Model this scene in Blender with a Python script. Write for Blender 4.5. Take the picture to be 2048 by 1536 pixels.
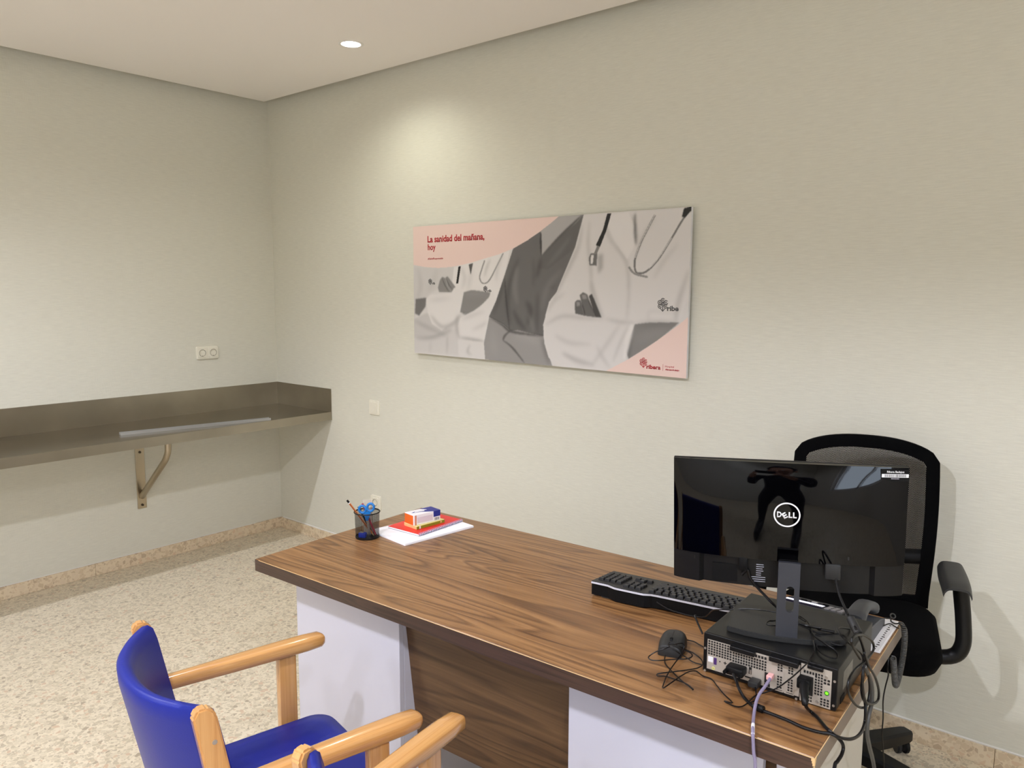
import bpy, bmesh, math, random
import numpy as np
from mathutils import Vector, Matrix, Euler
random.seed(7)
for _o in list(bpy.data.objects): bpy.data.objects.remove(_o)
SC = bpy.context.scene
COL = SC.collection
PI = math.pi
# ------------------------------------------------------------------ camera
F_PX, YAW, PITCH, ROLL = 1555.75, 2.2677, -0.1189, 0.0036
cam = bpy.data.objects.new('camera', bpy.data.cameras.new('camera'))
COL.objects.link(cam)
cam.data.sensor_width = 36.0
cam.data.lens = 36.0 * F_PX / 2048.0
cam.data.clip_start = 0.02
def _cam_matrix():
    cy, sy, cp, sp = math.cos(YAW), math.sin(YAW), math.cos(PITCH), math.sin(PITCH)
    f = Vector((cy*cp, sy*cp, sp)); r = Vector((sy, -cy, 0)); u = r.cross(f)
    r2 = r*math.cos(ROLL) + u*math.sin(ROLL); u2 = -r*math.sin(ROLL) + u*math.cos(ROLL)
    m = Matrix((r2, u2, -f)).transposed().to_4x4()
    m.translation = Vector((4.4573, -2.9131, 1.58))
    return m
cam.matrix_world = _cam_matrix()
SC.camera = cam
# ------------------------------------------------------------------ world, exposure, lights
SC.view_settings.view_transform = 'Standard'
SC.view_settings.look = 'None'
SC.view_settings.gamma = 1.0
SC.view_settings.use_curve_mapping = False
SC.view_settings.exposure = 0.40
W = bpy.data.worlds.new('daylight'); SC.world = W; W.use_nodes = True
W.node_tree.nodes['Background'].inputs[0].default_value = (0.72, 0.84, 1.0, 1)
W.node_tree.nodes['Background'].inputs[1].default_value = 7.0
try:
    SC.cycles.max_bounces = 12; SC.cycles.diffuse_bounces = 8; SC.cycles.glossy_bounces = 5
    SC.cycles.sample_clamp_indirect = 6.0; SC.cycles.use_denoising = True
except Exception: pass
CEIL = 2.7363
GAP = 0.083
ROOM_X, ROOM_Y = 6.3, -5.6
LAMP_COL = (1.0, 0.965, 0.955)
WARM, COOL = (0.98, 0.98, 0.86), (0.94, 0.965, 1.10)
# x, y, watts, colour, cone (degrees), edge softness
LAMPS = [(1.406, -0.462, 11.0, WARM, 150, 0.8), (1.406, -1.36, 24.0, COOL, 150, 0.9),
         (1.406, -3.05, 62.0, COOL, 146, 0.4), (3.30, -3.05, 90.0, COOL, 147, 0.25), (5.20, -3.05, 95.0, COOL, 147, 0.25),
         (1.406, -4.90, 55.0, COOL, 150, 0.4), (3.30, -4.90, 50.0, COOL, 140, 0.5), (5.20, -4.90, 50.0, COOL, 140, 0.5)]
LAMP_POS = [l[:2] for l in LAMPS]
# ------------------------------------------------------------------ helpers
class MB:
    def __init__(s): s.bm = bmesh.new()
    def add(s, t, M=None):
        me = bpy.data.meshes.new('tmp'); t.to_mesh(me); t.free()
        if M is not None: me.transform(M)
        s.bm.from_mesh(me); bpy.data.meshes.remove(me); return s
    def box(s, x0, x1, y0, y1, z0, z1, bev=0.0, seg=2, M=None):
        t = bmesh.new(); bmesh.ops.create_cube(t, size=1.0)
        for v in t.verts:
            v.co = Vector(((x0+x1)/2 + v.co.x*(x1-x0), (y0+y1)/2 + v.co.y*(y1-y0), (z0+z1)/2 + v.co.z*(z1-z0)))
        if bev > 0: bmesh.ops.bevel(t, geom=list(t.edges), offset=bev, segments=seg, affect='EDGES', profile=0.5)
        return s.add(t, M)
    def cyl(s, p0, p1, r0, r1=None, n=16, bev=0):
        r1 = r0 if r1 is None else r1
        p0, p1 = Vector(p0), Vector(p1); d = p1-p0
        t = bmesh.new(); bmesh.ops.create_cone(t, cap_ends=True, segments=n, radius1=r0, radius2=r1, depth=d.length)
        if bev: bmesh.ops.bevel(t, geom=[e for e in t.edges if len(e.link_faces) == 2 and any(len(f.verts) > 4 for f in e.link_faces)], offset=bev, segments=2, affect='EDGES')
        return s.add(t, Matrix.Translation((p0+p1)/2) @ d.to_track_quat('Z', 'Y').to_matrix().to_4x4())
    def grid(s, rows, close=False):
        vs = [[s.bm.verts.new(p) for p in r] for r in rows]
        n = len(vs[0])
        for i in range(len(vs)-1):
            for j in range(n if close else n-1):
                k = (j+1) % n
                s.bm.faces.new((vs[i][j], vs[i][k], vs[i+1][k], vs[i+1][j]))
        return vs
    def loft(s, rows):           # closed rings with end caps
        vs = s.grid(rows, True)
        s.bm.faces.new(list(reversed(vs[0]))); s.bm.faces.new(vs[-1]); return s
    def tube(s, pts, r, n=8, sub=5, closed=False):
        pts = [Vector(p) for p in pts]
        P = []
        if sub > 1 and len(pts) > 2:
            m = len(pts)
            for i in range(m-1):
                a = pts[max(i-1, 0)]; b = pts[i]; c = pts[i+1]; d = pts[min(i+2, m-1)]
                for k in range(sub):
                    t = k/sub
                    P.append(0.5*((2*b)+(c-a)*t+(2*a-5*b+4*c-d)*t*t+(3*b-a-3*c+d)*t**3))
            P.append(pts[-1])
        else: P = pts
        rows = []; prev = None
        for i, p in enumerate(P):
            d = (P[min(i+1, len(P)-1)]-P[max(i-1, 0)])
            if d.length < 1e-9: d = Vector((0, 0, 1))
            d.normalize()
            if prev is None: x = d.orthogonal().normalized()
            else:
                x = prev - d*prev.dot(d)
                x = x.normalized() if x.length > 1e-6 else d.orthogonal().normalized()
            prev = x; y = d.cross(x)
            rr = r(i/(len(P)-1)) if callable(r) else r
            rows.append([p + (x*math.cos(2*PI*k/n)+y*math.sin(2*PI*k/n))*rr for k in range(n)])
        return s.loft(rows)
    def prism(s, poly, a, b, M=None, bev=0, seg=2):   # polygon in XY, extruded z=a..b, then M
        t = bmesh.new()
        lo = [t.verts.new((x, y, a)) for x, y in poly]; hi = [t.verts.new((x, y, b)) for x, y in poly]
        n = len(poly)
        t.faces.new(list(reversed(lo))); t.faces.new(hi)
        for i in range(n): t.faces.new((lo[i], lo[(i+1) % n], hi[(i+1) % n], hi[i]))
        bmesh.ops.recalc_face_normals(t, faces=list(t.faces))
        if bev: bmesh.ops.bevel(t, geom=list(t.edges), offset=bev, segments=seg, affect='EDGES')
        return s.add(t, M)
    def lathe(s, prof, n=32, M=None):
        t = MB(); t.grid([[(r*math.cos(2*PI*k/n), r*math.sin(2*PI*k/n), z) for k in range(n)] for r, z in prof], True)
        bmesh.ops.remove_doubles(t.bm, verts=list(t.bm.verts), dist=1e-6)
        return s.add(t.bm, M)
    def ring(s, cx, cy, r, w, h0=0, h1=0.0004, n=28, a0=0, a1=2*PI, M=None):
        full = abs(a1-a0-2*PI) < 1e-6
        o = [(cx+(r)*math.cos(a0+(a1-a0)*k/n), cy+(r)*math.sin(a0+(a1-a0)*k/n)) for k in range(n+1)]
        i = [(cx+(r-w)*math.cos(a0+(a1-a0)*k/n), cy+(r-w)*math.sin(a0+(a1-a0)*k/n)) for k in range(n+1)]
        for k in range(n): s.prism([o[k], o[k+1], i[k+1], i[k]], h0, h1, M)
        return s
def obj(name, mb, mat, parent=None, smooth=40, loc=None, rot=None):
    me = bpy.data.meshes.new(name)
    bm = mb.bm if isinstance(mb, MB) else mb
    bmesh.ops.recalc_face_normals(bm, faces=list(bm.faces))
    bm.to_mesh(me); bm.free()
    if smooth:
        me.polygons.foreach_set('use_smooth', [True]*len(me.polygons))
        me.set_sharp_from_angle(angle=math.radians(smooth))
    if mat is not None: me.materials.append(mat)
    o = bpy.data.objects.new(name, me); COL.objects.link(o)
    if parent is not None: o.parent = parent
    if loc is not None: o.location = loc
    if rot is not None: o.rotation_euler = rot
    return o
def thing(name, label, cat, loc=(0, 0, 0), rotz=0.0, group=None):
    o = bpy.data.objects.new(name, None); COL.objects.link(o)
    o.empty_display_size = 0.05
    o.location = loc; o.rotation_euler = (0, 0, rotz)
    return tag(o, label, cat, group)
def tag(o, label, cat, group=None):
    o['label'] = label; o['category'] = cat
    if group: o['group'] = group
    return o
def structure(o): o['kind'] = 'structure'; return o
def holder(name):
    o = bpy.data.objects.new(name, None); COL.objects.link(o); return structure(o)
def rounded(w, h, r, n=5, cx=0, cy=0):
    out = []
    for sx, sy, a in ((1, 1, 0), (-1, 1, PI/2), (-1, -1, PI), (1, -1, 3*PI/2)):
        for k in range(n+1):
            t = a + PI/2*k/n
            out.append((cx+sx*(w/2-r)+r*math.cos(t), cy+sy*(h/2-r)+r*math.sin(t)))
    return out
RX = Matrix.Rotation(PI/2, 4, 'X')       # XY polygon -> XZ plane, thickness towards -Y
RYZ = Matrix(((0, 0, 1, 0), (1, 0, 0, 0), (0, 1, 0, 0), (0, 0, 0, 1)))   # XY polygon -> YZ plane, thickness towards +X
def text_mb(body, w=None, h=None, depth=0.0004, bold=0.0, align='LEFT', shear=0.0):
    cu = bpy.data.curves.new('t', 'FONT'); cu.body = body; cu.size = 1.0; cu.extrude = 0.0; cu.offset = bold
    cu.resolution_u = 3; cu.shear = shear
    o = bpy.data.objects.new('t', cu); COL.objects.link(o)
    dg = bpy.context.evaluated_depsgraph_get()
    me = bpy.data.meshes.new_from_object(o.evaluated_get(dg))
    bpy.data.objects.remove(o); bpy.data.curves.remove(cu)
    co = np.array([v.co[:] for v in me.vertices])
    x0, y0 = co[:, 0].min(), 0.0; x1 = co[:, 0].max(); y1 = co[:, 1].max()
    sx = w/(x1-x0) if w else None; sy = h/(y1-y0) if h else None
    sx = sx or sy; sy = sy or sx
    t = bmesh.new(); t.from_mesh(me); bpy.data.meshes.remove(me)
    for v in t.verts:
        v.co = Vector(((v.co.x-x0)*sx - ((x1-x0)*sx/2 if align == 'CENTER' else 0), v.co.y*sy, 0))
    g = bmesh.ops.extrude_face_region(t, geom=list(t.faces))
    for v in [e for e in g['geom'] if isinstance(e, bmesh.types.BMVert)]: v.co.z += depth
    m = MB(); m.bm.free(); m.bm = t; return m
def xf(mb, M):
    bmesh.ops.transform(mb.bm, matrix=M, verts=list(mb.bm.verts)); return mb
# ------------------------------------------------------------------ materials
def lin(c): return tuple(((x/255)/12.92 if x/255 <= 0.04045 else ((x/255+0.055)/1.055)**2.4) for x in c)
def mat(name, rgb, rough=0.5, metal=0.0, bump=0.0, bscale=200.0, var=0.0, vscale=6.0, coat=0.0, spec=0.5, emit=None, estr=0.0):
    m = bpy.data.materials.new(name); m.use_nodes = True
    nt = m.node_tree; b = nt.nodes['Principled BSDF']
    c = lin(rgb)
    b.inputs['Base Color'].default_value = (*c, 1)
    b.inputs['Roughness'].default_value = rough; b.inputs['Metallic'].default_value = metal
    b.inputs['Coat Weight'].default_value = coat; b.inputs['Coat Roughness'].default_value = 0.08
    b.inputs['Specular IOR Level'].default_value = spec
    if emit: b.inputs['Emission Color'].default_value = (*emit, 1); b.inputs['Emission Strength'].default_value = estr
    tc = nt.nodes.new('ShaderNodeTexCoord')
    n = nt.nodes.new('ShaderNodeTexNoise'); n.inputs['Scale'].default_value = vscale if var else bscale; n.inputs['Detail'].default_value = 4
    nt.links.new(tc.outputs['Object'], n.inputs['Vector'])
    if var:
        r = nt.nodes.new('ShaderNodeValToRGB')
        r.color_ramp.elements[0].position = 0.3; r.color_ramp.elements[1].position = 0.7
        r.color_ramp.elements[0].color = (*[x*(1-var) for x in c], 1); r.color_ramp.elements[1].color = (*[min(1, x*(1+var)) for x in c], 1)
        nt.links.new(n.outputs['Fac'], r.inputs['Fac']); nt.links.new(r.outputs['Color'], b.inputs['Base Color'])
    if bump:
        n2 = nt.nodes.new('ShaderNodeTexNoise'); n2.inputs['Scale'].default_value = bscale; n2.inputs['Detail'].default_value = 3
        nt.links.new(tc.outputs['Object'], n2.inputs['Vector'])
        bp = nt.nodes.new('ShaderNodeBump'); bp.inputs['Strength'].default_value = bump; bp.inputs['Distance'].default_value = 0.002
        nt.links.new(n2.outputs['Fac'], bp.inputs['Height']); nt.links.new(bp.outputs['Normal'], b.inputs['Normal'])
    return m
def ramp(nt, fac, stops):
    r = nt.nodes.new('ShaderNodeValToRGB'); e = r.color_ramp.elements
    while len(e) < len(stops): e.new(0.5)
    for k, (p, c) in enumerate(stops): e[k].position = p; e[k].color = (*lin(c), 1)
    nt.links.new(fac, r.inputs['Fac']); return r
def mapping(nt, scale, rot=(0, 0, 0), coord='Object'):
    tc = nt.nodes.new('ShaderNodeTexCoord'); mp = nt.nodes.new('ShaderNodeMapping')
    mp.inputs['Scale'].default_value = scale; mp.inputs['Rotation'].default_value = rot
    nt.links.new(tc.outputs[coord], mp.inputs['Vector']); return mp.outputs['Vector']
def node(nt, t, **kw):
    n = nt.nodes.new(t)
    for k, v in kw.items(): n.inputs[k].default_value = v
    return n
def wood(name, stops, axis='X', scale=1.0, stretch=14.0, rough=0.4, coat=0.0, figure=0.6, lines=10.0, fine=0.5, along=1.1):
    m = bpy.data.materials.new(name); m.use_nodes = True; nt = m.node_tree; b = nt.nodes['Principled BSDF']
    b.inputs['Roughness'].default_value = rough; b.inputs['Coat Weight'].default_value = coat; b.inputs['Coat Roughness'].default_value = 0.12
    ax = 'XYZ'.index(axis)
    def sv(across, along):
        q = [across*scale]*3; q[ax] = along*scale; return tuple(q)
    # growth rings: contour lines of a smooth stretched height field give cathedral figures
    n1 = node(nt, 'ShaderNodeTexNoise', Scale=1.0, Detail=1.5, Roughness=0.4, Distortion=figure); nt.links.new(mapping(nt, sv(stretch, along)), n1.inputs['Vector'])
    mu = nt.nodes.new('ShaderNodeMath'); mu.operation = 'MULTIPLY'; mu.inputs[1].default_value = lines; nt.links.new(n1.outputs['Fac'], mu.inputs[0])
    fr = nt.nodes.new('ShaderNodeMath'); fr.operation = 'FRACT'; nt.links.new(mu.outputs[0], fr.inputs[0])
    rr = nt.nodes.new('ShaderNodeValToRGB'); e = rr.color_ramp.elements; e[0].position = 0.0; e[0].color = (0.15,)*3+(1,); e[1].position = 0.22; e[1].color = (0.85,)*3+(1,)
    x = e.new(0.8); x.color = (0.55,)*3+(1,); x = e.new(1.0); x.color = (0.15,)*3+(1,); nt.links.new(fr.outputs[0], rr.inputs['Fac'])
    # fine streaks and broad tone
    n2 = node(nt, 'ShaderNodeTexNoise', Scale=1.0, Detail=4.0, Roughness=0.6); nt.links.new(mapping(nt, sv(stretch*16, 3.2)), n2.inputs['Vector'])
    n3 = node(nt, 'ShaderNodeTexNoise', Scale=1.0, Detail=2.0); nt.links.new(mapping(nt, sv(stretch*2.2, 0.9)), n3.inputs['Vector'])
    m1 = nt.nodes.new('ShaderNodeMix'); m1.data_type = 'FLOAT'; m1.inputs[0].default_value = fine
    nt.links.new(rr.outputs['Color'], m1.inputs[2]); nt.links.new(n2.outputs['Fac'], m1.inputs[3])
    m2 = nt.nodes.new('ShaderNodeMix'); m2.data_type = 'FLOAT'; m2.inputs[0].default_value = 0.3
    nt.links.new(m1.outputs[0], m2.inputs[2]); nt.links.new(n3.outputs['Fac'], m2.inputs[3])
    r = ramp(nt, m2.outputs[0], stops); nt.links.new(r.outputs['Color'], b.inputs['Base Color'])
    bp = node(nt, 'ShaderNodeBump', Strength=0.05, Distance=0.001); nt.links.new(n2.outputs['Fac'], bp.inputs['Height']); nt.links.new(bp.outputs['Normal'], b.inputs['Normal'])
    return m
def terrazzo(name, matrix_c, chips, scale=55.0, rough=0.3):
    m = bpy.data.materials.new(name); m.use_nodes = True; nt = m.node_tree; b = nt.nodes['Principled BSDF']
    b.inputs['Roughness'].default_value = rough
    v = mapping(nt, (1, 1, 1))
    nd = node(nt, 'ShaderNodeTexNoise', Scale=scale*0.45, Detail=2.0); nt.links.new(v, nd.inputs['Vector'])
    ad = nt.nodes.new('ShaderNodeVectorMath'); ad.operation = 'MULTIPLY_ADD'; ad.inputs[1].default_value = (0.010,)*3
    nt.links.new(nd.outputs['Color'], ad.inputs[0]); nt.links.new(v, ad.inputs[2])
    def layer(sc, lo, hi):
        vo = node(nt, 'ShaderNodeTexVoronoi', Scale=sc); nt.links.new(ad.outputs[0], vo.inputs['Vector'])
        sp = nt.nodes.new('ShaderNodeSeparateColor'); nt.links.new(vo.outputs['Color'], sp.inputs[0])
        col = ramp(nt, sp.outputs[0], chips)
        col.color_ramp.interpolation = 'CONSTANT'
        vd = node(nt, 'ShaderNodeTexVoronoi', Scale=sc); vd.feature = 'DISTANCE_TO_EDGE'; nt.links.new(ad.outputs[0], vd.inputs['Vector'])
        mr = node(nt, 'ShaderNodeMapRange'); mr.inputs[1].default_value = lo; mr.inputs[2].default_value = hi
        nt.links.new(vd.outputs['Distance'], mr.inputs[0])
        gt = nt.nodes.new('ShaderNodeMath'); gt.operation = 'LESS_THAN'; gt.inputs[1].default_value = 0.5; nt.links.new(sp.outputs[1], gt.inputs[0])
        fm = nt.nodes.new('ShaderNodeMath'); fm.operation = 'MULTIPLY'; nt.links.new(mr.outputs[0], fm.inputs[0]); nt.links.new(gt.outputs[0], fm.inputs[1])
        return col, fm
    base = node(nt, 'ShaderNodeRGB'); base.outputs[0].default_value = (*lin(matrix_c), 1)
    cur = base.outputs[0]
    for sc in (scale*1.9, scale):
        col, fm = layer(sc, 0.03, 0.09)
        mx = nt.nodes.new('ShaderNodeMix'); mx.data_type = 'RGBA'
        nt.links.new(fm.outputs[0], mx.inputs[0]); nt.links.new(cur, mx.inputs[6]); nt.links.new(col.outputs[0], mx.inputs[7]); cur = mx.outputs[2]
    nt.links.new(cur, b.inputs['Base Color']); return m
def wallpaper(name, rgb):
    m = bpy.data.materials.new(name); m.use_nodes = True; nt = m.node_tree; b = nt.nodes['Principled BSDF']
    b.inputs['Roughness'].default_value = 0.72; b.inputs['Specular IOR Level'].default_value = 0.35
    v = mapping(nt, (18, 18, 260)); n = node(nt, 'ShaderNodeTexNoise', Scale=1.0, Detail=3.0, Roughness=0.6); nt.links.new(v, n.inputs['Vector'])
    v2 = mapping(nt, (220, 220, 25)); n2 = node(nt, 'ShaderNodeTexNoise', Scale=1.0, Detail=2.0); nt.links.new(v2, n2.inputs['Vector'])
    c = rgb
    r = ramp(nt, n.outputs['Fac'], [(0.3, tuple(x*0.975 for x in c)), (0.7, tuple(min(255, x*1.015) for x in c))])
    nt.links.new(r.outputs['Color'], b.inputs['Base Color'])
    ad = nt.nodes.new('ShaderNodeMath'); ad.operation = 'ADD'; nt.links.new(n.outputs['Fac'], ad.inputs[0]); nt.links.new(n2.outputs['Fac'], ad.inputs[1])
    bp = node(nt, 'ShaderNodeBump', Strength=0.35, Distance=0.0015); nt.links.new(ad.outputs[0], bp.inputs['Height']); nt.links.new(bp.outputs['Normal'], b.inputs['Normal'])
    return m
def steel(name, rgb, axis='Y', rough=0.32):
    m = bpy.data.materials.new(name); m.use_nodes = True; nt = m.node_tree; b = nt.nodes['Principled BSDF']
    b.inputs['Metallic'].default_value = 1.0
    s = [160.0]*3; s['XYZ'.index(axis)] = 2.0
    v = mapping(nt, tuple(s)); n = node(nt, 'ShaderNodeTexNoise', Scale=1.0, Detail=4.0); nt.links.new(v, n.inputs['Vector'])
    v2 = mapping(nt, (4, 4, 4)); n2 = node(nt, 'ShaderNodeTexNoise', Scale=1.0, Detail=3.0); nt.links.new(v2, n2.inputs['Vector'])
    r = ramp(nt, n2.outputs['Fac'], [(0.3, tuple(x*0.92 for x in rgb)), (0.7, rgb)]); nt.links.new(r.outputs['Color'], b.inputs['Base Color'])
    mr = node(nt, 'ShaderNodeMapRange'); mr.inputs[3].default_value = rough-0.025; mr.inputs[4].default_value = rough+0.035
    nt.links.new(n.outputs['Fac'], mr.inputs[0]); nt.links.new(mr.outputs[0], b.inputs['Roughness'])
    bp = node(nt, 'ShaderNodeBump', Strength=0.015, Distance=0.0003); nt.links.new(n.outputs['Fac'], bp.inputs['Height']); nt.links.new(bp.outputs['Normal'], b.inputs['Normal'])
    return m
M_WALL = wallpaper('cream_wallpaper', (213, 211, 197))
M_PLAIN = mat('plain_wall', (210, 208, 200), 0.8, bump=0.1)
M_CEIL = mat('ceiling_paint', (240, 236, 232), 0.85, bump=0.08, bscale=90)
M_CAULK = mat('white_caulk', (228, 226, 220), 0.7, bump=0.2, bscale=60)
M_FLOOR = terrazzo('terrazzo', (224, 212, 188), [(0.0, (208, 196, 172)), (0.24, (196, 184, 160)), (0.5, (214, 202, 178)), (0.7, (192, 180, 158)), (0.86, (206, 182, 156)), (0.93, (174, 161, 140))], 62.0)
M_BASE = terrazzo('stone_baseboard', (220, 203, 174), [(0.0, (208, 188, 158)), (0.3, (200, 180, 150)), (0.55, (216, 198, 170)), (0.8, (188, 167, 140)), (0.93, (212, 186, 156))], scale=44, rough=0.35)
M_STEEL = steel('brushed_steel', (172, 164, 148), 'Y', 0.31)
M_STEELT = steel('brushed_steel_top_shaded', (156, 149, 136), 'Y', 0.2)  # same steel as the rest, with the top's shade put into a darker colour
M_STEELZ = steel('brushed_steel_bracket', (190, 178, 156), 'Z')
M_ALU = mat('aluminium', (214, 216, 218), 0.3, 0.9, bump=0.03)
M_IVORY = mat('ivory_plastic', (226, 222, 206), 0.35, bump=0.02)
M_HOLE = mat('dark_hole', (26, 24, 22), 0.6, bump=0.02)
WALNUT = [(0.24, (74, 48, 27)), (0.38, (104, 71, 42)), (0.52, (132, 94, 57)), (0.66, (154, 113, 71)), (0.8, (168, 130, 87))]
M_WALNUT = wood('walnut_laminate', WALNUT, 'X', 1.0, 8.0, 0.30, 0.0, 0.3, 15.0, 0.52, 0.75)
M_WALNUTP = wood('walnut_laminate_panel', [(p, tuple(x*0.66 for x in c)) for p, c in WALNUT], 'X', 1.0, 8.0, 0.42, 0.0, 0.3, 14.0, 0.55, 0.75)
M_BAND = wood('dark_edge_band', [(0.3, (50, 36, 28)), (0.5, (66, 48, 38)), (0.7, (78, 57, 45))], 'X', 1.0, 40.0, 0.45)
M_BANDS = mat('grey_brown_edge_band', (128, 114, 102), 0.4, var=0.05, bump=0.03)
M_WHITE = mat('white_melamine', (196, 196, 207), 0.4, bump=0.02)
M_CHIP = mat('worn_particle_board', (214, 180, 128), 0.8, bump=0.3)
BEECH = [(0.25, (178, 122, 64)), (0.42, (194, 140, 80)), (0.58, (207, 155, 93)), (0.75, (218, 169, 107))]
M_BEECH = wood('varnished_beech', BEECH, 'Y', 1.0, 22.0, 0.26, 1.0, 0.2, 5.0, 0.72)
M_BEECHZ = wood('varnished_beech_post', BEECH, 'Z', 1.0, 22.0, 0.26, 1.0, 0.2, 5.0, 0.72)
M_BLUE = mat('blue_vinyl', (3, 27, 132), 0.40, bump=0.12, bscale=500, spec=0.4)
M_BLACKP = mat('black_plastic', (12, 12, 13), 0.42, bump=0.05, bscale=600, spec=0.3)
M_BLACKM = mat('black_matte', (7, 7, 8), 0.6, bump=0.1, bscale=600, spec=0.2)
M_GREYP = mat('charcoal_plastic', (40, 40, 40), 0.45, bump=0.05, bscale=700, spec=0.35)
M_FABRIC = mat('black_fabric', (5, 5, 6), 0.95, bump=0.4, bscale=900, spec=0.08)
M_GLOSS = mat('glossy_black', (2, 2, 3), 0.03, bump=0.0, spec=0.28)
M_SLATE = mat('slate_paint', (44, 46, 53), 0.45, bump=0.04, bscale=800)
M_CASE = mat('black_steel_case', (17, 17, 17), 0.36, bump=0.06, bscale=900, spec=0.4)
M_BACKPL = mat('nickel_plate', (186, 178, 166), 0.4, 0.35, bump=0.03)
M_SCREW = mat('screw_steel', (200, 198, 192), 0.3, 0.9, bump=0.02)
M_CABLE = mat('black_cable', (7, 6, 8), 0.38, bump=0.02, spec=0.35)
M_CABLEG = mat('dark_grey_cable', (70, 70, 68), 0.45, bump=0.02)
M_CABLEP = mat('lilac_cable', (134, 126, 152), 0.45, bump=0.02)
M_PAPER = mat('white_paper', (244, 244, 248), 0.7, bump=0.02)
M_REDC = mat('red_cover', (226, 46, 40), 0.4, bump=0.02)
M_PRINTW = mat('white_print', (226, 226, 228), 0.5, bump=0.01)
M_KEY = mat('black_keycap', (16, 15, 18), 0.4, bump=0.04, spec=0.4)
M_LEGEND = mat('grey_print', (176, 176, 186), 0.5, bump=0.01)
M_SILVER = mat('silver_trim', (214, 214, 224), 0.3, 0.1, bump=0.01)
# ------------------------------------------------------------------ the room
UP = 2.95
o = structure(obj('floor', MB().box(-0.2, ROOM_X+0.2, ROOM_Y-0.2, 0.2, -0.06, 0), M_FLOOR, smooth=0))
structure(obj('wall_left', MB().box(-0.12, 0, ROOM_Y, 0, 0, UP), M_WALL, smooth=0))
structure(obj('wall_right', MB().box(-0.12, ROOM_X, 0, 0.12, 0, UP), M_WALL, smooth=0))
structure(obj('wall_back', MB().box(-0.12, ROOM_X, ROOM_Y-0.12, ROOM_Y, 0, UP), M_PLAIN, smooth=0))
WY0, WY1, WZ0, WZ1 = -4.9, -3.3, 0.95, 2.15
m = MB()
m.box(ROOM_X, ROOM_X+0.15, ROOM_Y, 0, 0, WZ0); m.box(ROOM_X, ROOM_X+0.15, ROOM_Y, 0, WZ1, UP)
m.box(ROOM_X, ROOM_X+0.15, ROOM_Y, WY0, WZ0, WZ1); m.box(ROOM_X, ROOM_X+0.15, WY1, 0, WZ0, WZ1)
structure(obj('wall_side', m, M_PLAIN, smooth=0))
win = holder('window_1'); win.location = (ROOM_X+0.08, (WY0+WY1)/2, WZ0)
m = MB(); hw = (WY1-WY0)/2; H = WZ1-WZ0
for a in (-hw, -0.025, hw-0.05): m.box(-0.03, 0.03, a, a+0.05, 0, H)
m.box(-0.03, 0.03, -hw, hw, 0, 0.05); m.box(-0.03, 0.03, -hw, hw, H-0.05, H)
obj('window_frame', m, M_PRINTW, win, smooth=0)
mg = bpy.data.materials.new('window_glass'); mg.use_nodes = True; nt = mg.node_tree; nt.nodes.clear()
ou = nt.nodes.new('ShaderNodeOutputMaterial'); mx = nt.nodes.new('ShaderNodeMixShader'); fr = node(nt, 'ShaderNodeValue'); fr.outputs[0].default_value = 0.06
tr = nt.nodes.new('ShaderNodeBsdfTransparent'); gl = node(nt, 'ShaderNodeBsdfGlossy', Roughness=0.02)
nt.links.new(fr.outputs[0], mx.inputs[0]); nt.links.new(tr.outputs[0], mx.inputs[1]); nt.links.new(gl.outputs[0], mx.inputs[2]); nt.links.new(mx.outputs[0], ou.inputs[0])
for a in (-hw+0.05, 0.025): obj('pane', MB().box(-0.003, 0.003, a, a+hw-0.075, 0.05, H-0.05), mg, win, smooth=0)
# floating ceiling with a shadow gap along both walls, and the slab above it
def holes_plate(x0, x1, y0, y1, z0, z1, holes, r, n=24):
    """rectangular plate with square cells around round holes"""
    mb = MB(); h = r*1.6
    xs = sorted({x0, x1, *[v for hx, hy in holes for v in (hx-h, hx+h)]}); ys = sorted({y0, y1, *[v for hx, hy in holes for v in (hy-h, hy+h)]})
    for i in range(len(xs)-1):
        for j in range(len(ys)-1):
            cx, cy = (xs[i]+xs[i+1])/2, (ys[j]+ys[j+1])/2
            hit = [q for q in holes if abs(q[0]-cx) < 1e-6 and abs(q[1]-cy) < 1e-6 and abs(xs[i+1]-xs[i]-2*h) < 1e-6]
            if not hit:
                for z in (z0, z1):
                    mb.bm.faces.new([mb.bm.verts.new(p) for p in ((xs[i], ys[j], z), (xs[i+1], ys[j], z), (xs[i+1], ys[j+1], z), (xs[i], ys[j+1], z))])
                continue
            ci = [(cx+r*math.cos(2*PI*k/n), cy+r*math.sin(2*PI*k/n)) for k in range(n)]
            sq = []
            for k in range(n):
                c_, s_ = math.cos(2*PI*k/n), math.sin(2*PI*k/n); t = h/max(abs(c_), abs(s_)); sq.append((cx+t*c_, cy+t*s_))
            for z in (z0, z1):
                mb.grid([[(*p, z) for p in ci], [(*p, z) for p in sq]], True)
            mb.grid([[(*p, z0) for p in ci], [(*p, z1) for p in ci]], True)
    for a, b in (((x0, y0), (x1, y0)), ((x1, y0), (x1, y1)), ((x1, y1), (x0, y1)), ((x0, y1), (x0, y0))):
        mb.bm.faces.new([mb.bm.verts.new(p) for p in ((*a, z0), (*b, z0), (*b, z1), (*a, z1))])
    bmesh.ops.remove_doubles(mb.bm, verts=list(mb.bm.verts), dist=1e-5)
    return mb
structure(obj('ceiling', holes_plate(GAP, ROOM_X, ROOM_Y, -GAP, CEIL, CEIL+0.03, LAMP_POS, 0.048), M_CEIL, smooth=0))
structure(obj('ceiling_slab', MB().box(-0.12, ROOM_X+0.15, ROOM_Y-0.12, 0.12, UP, UP+0.1), M_CEIL, smooth=0))
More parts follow.
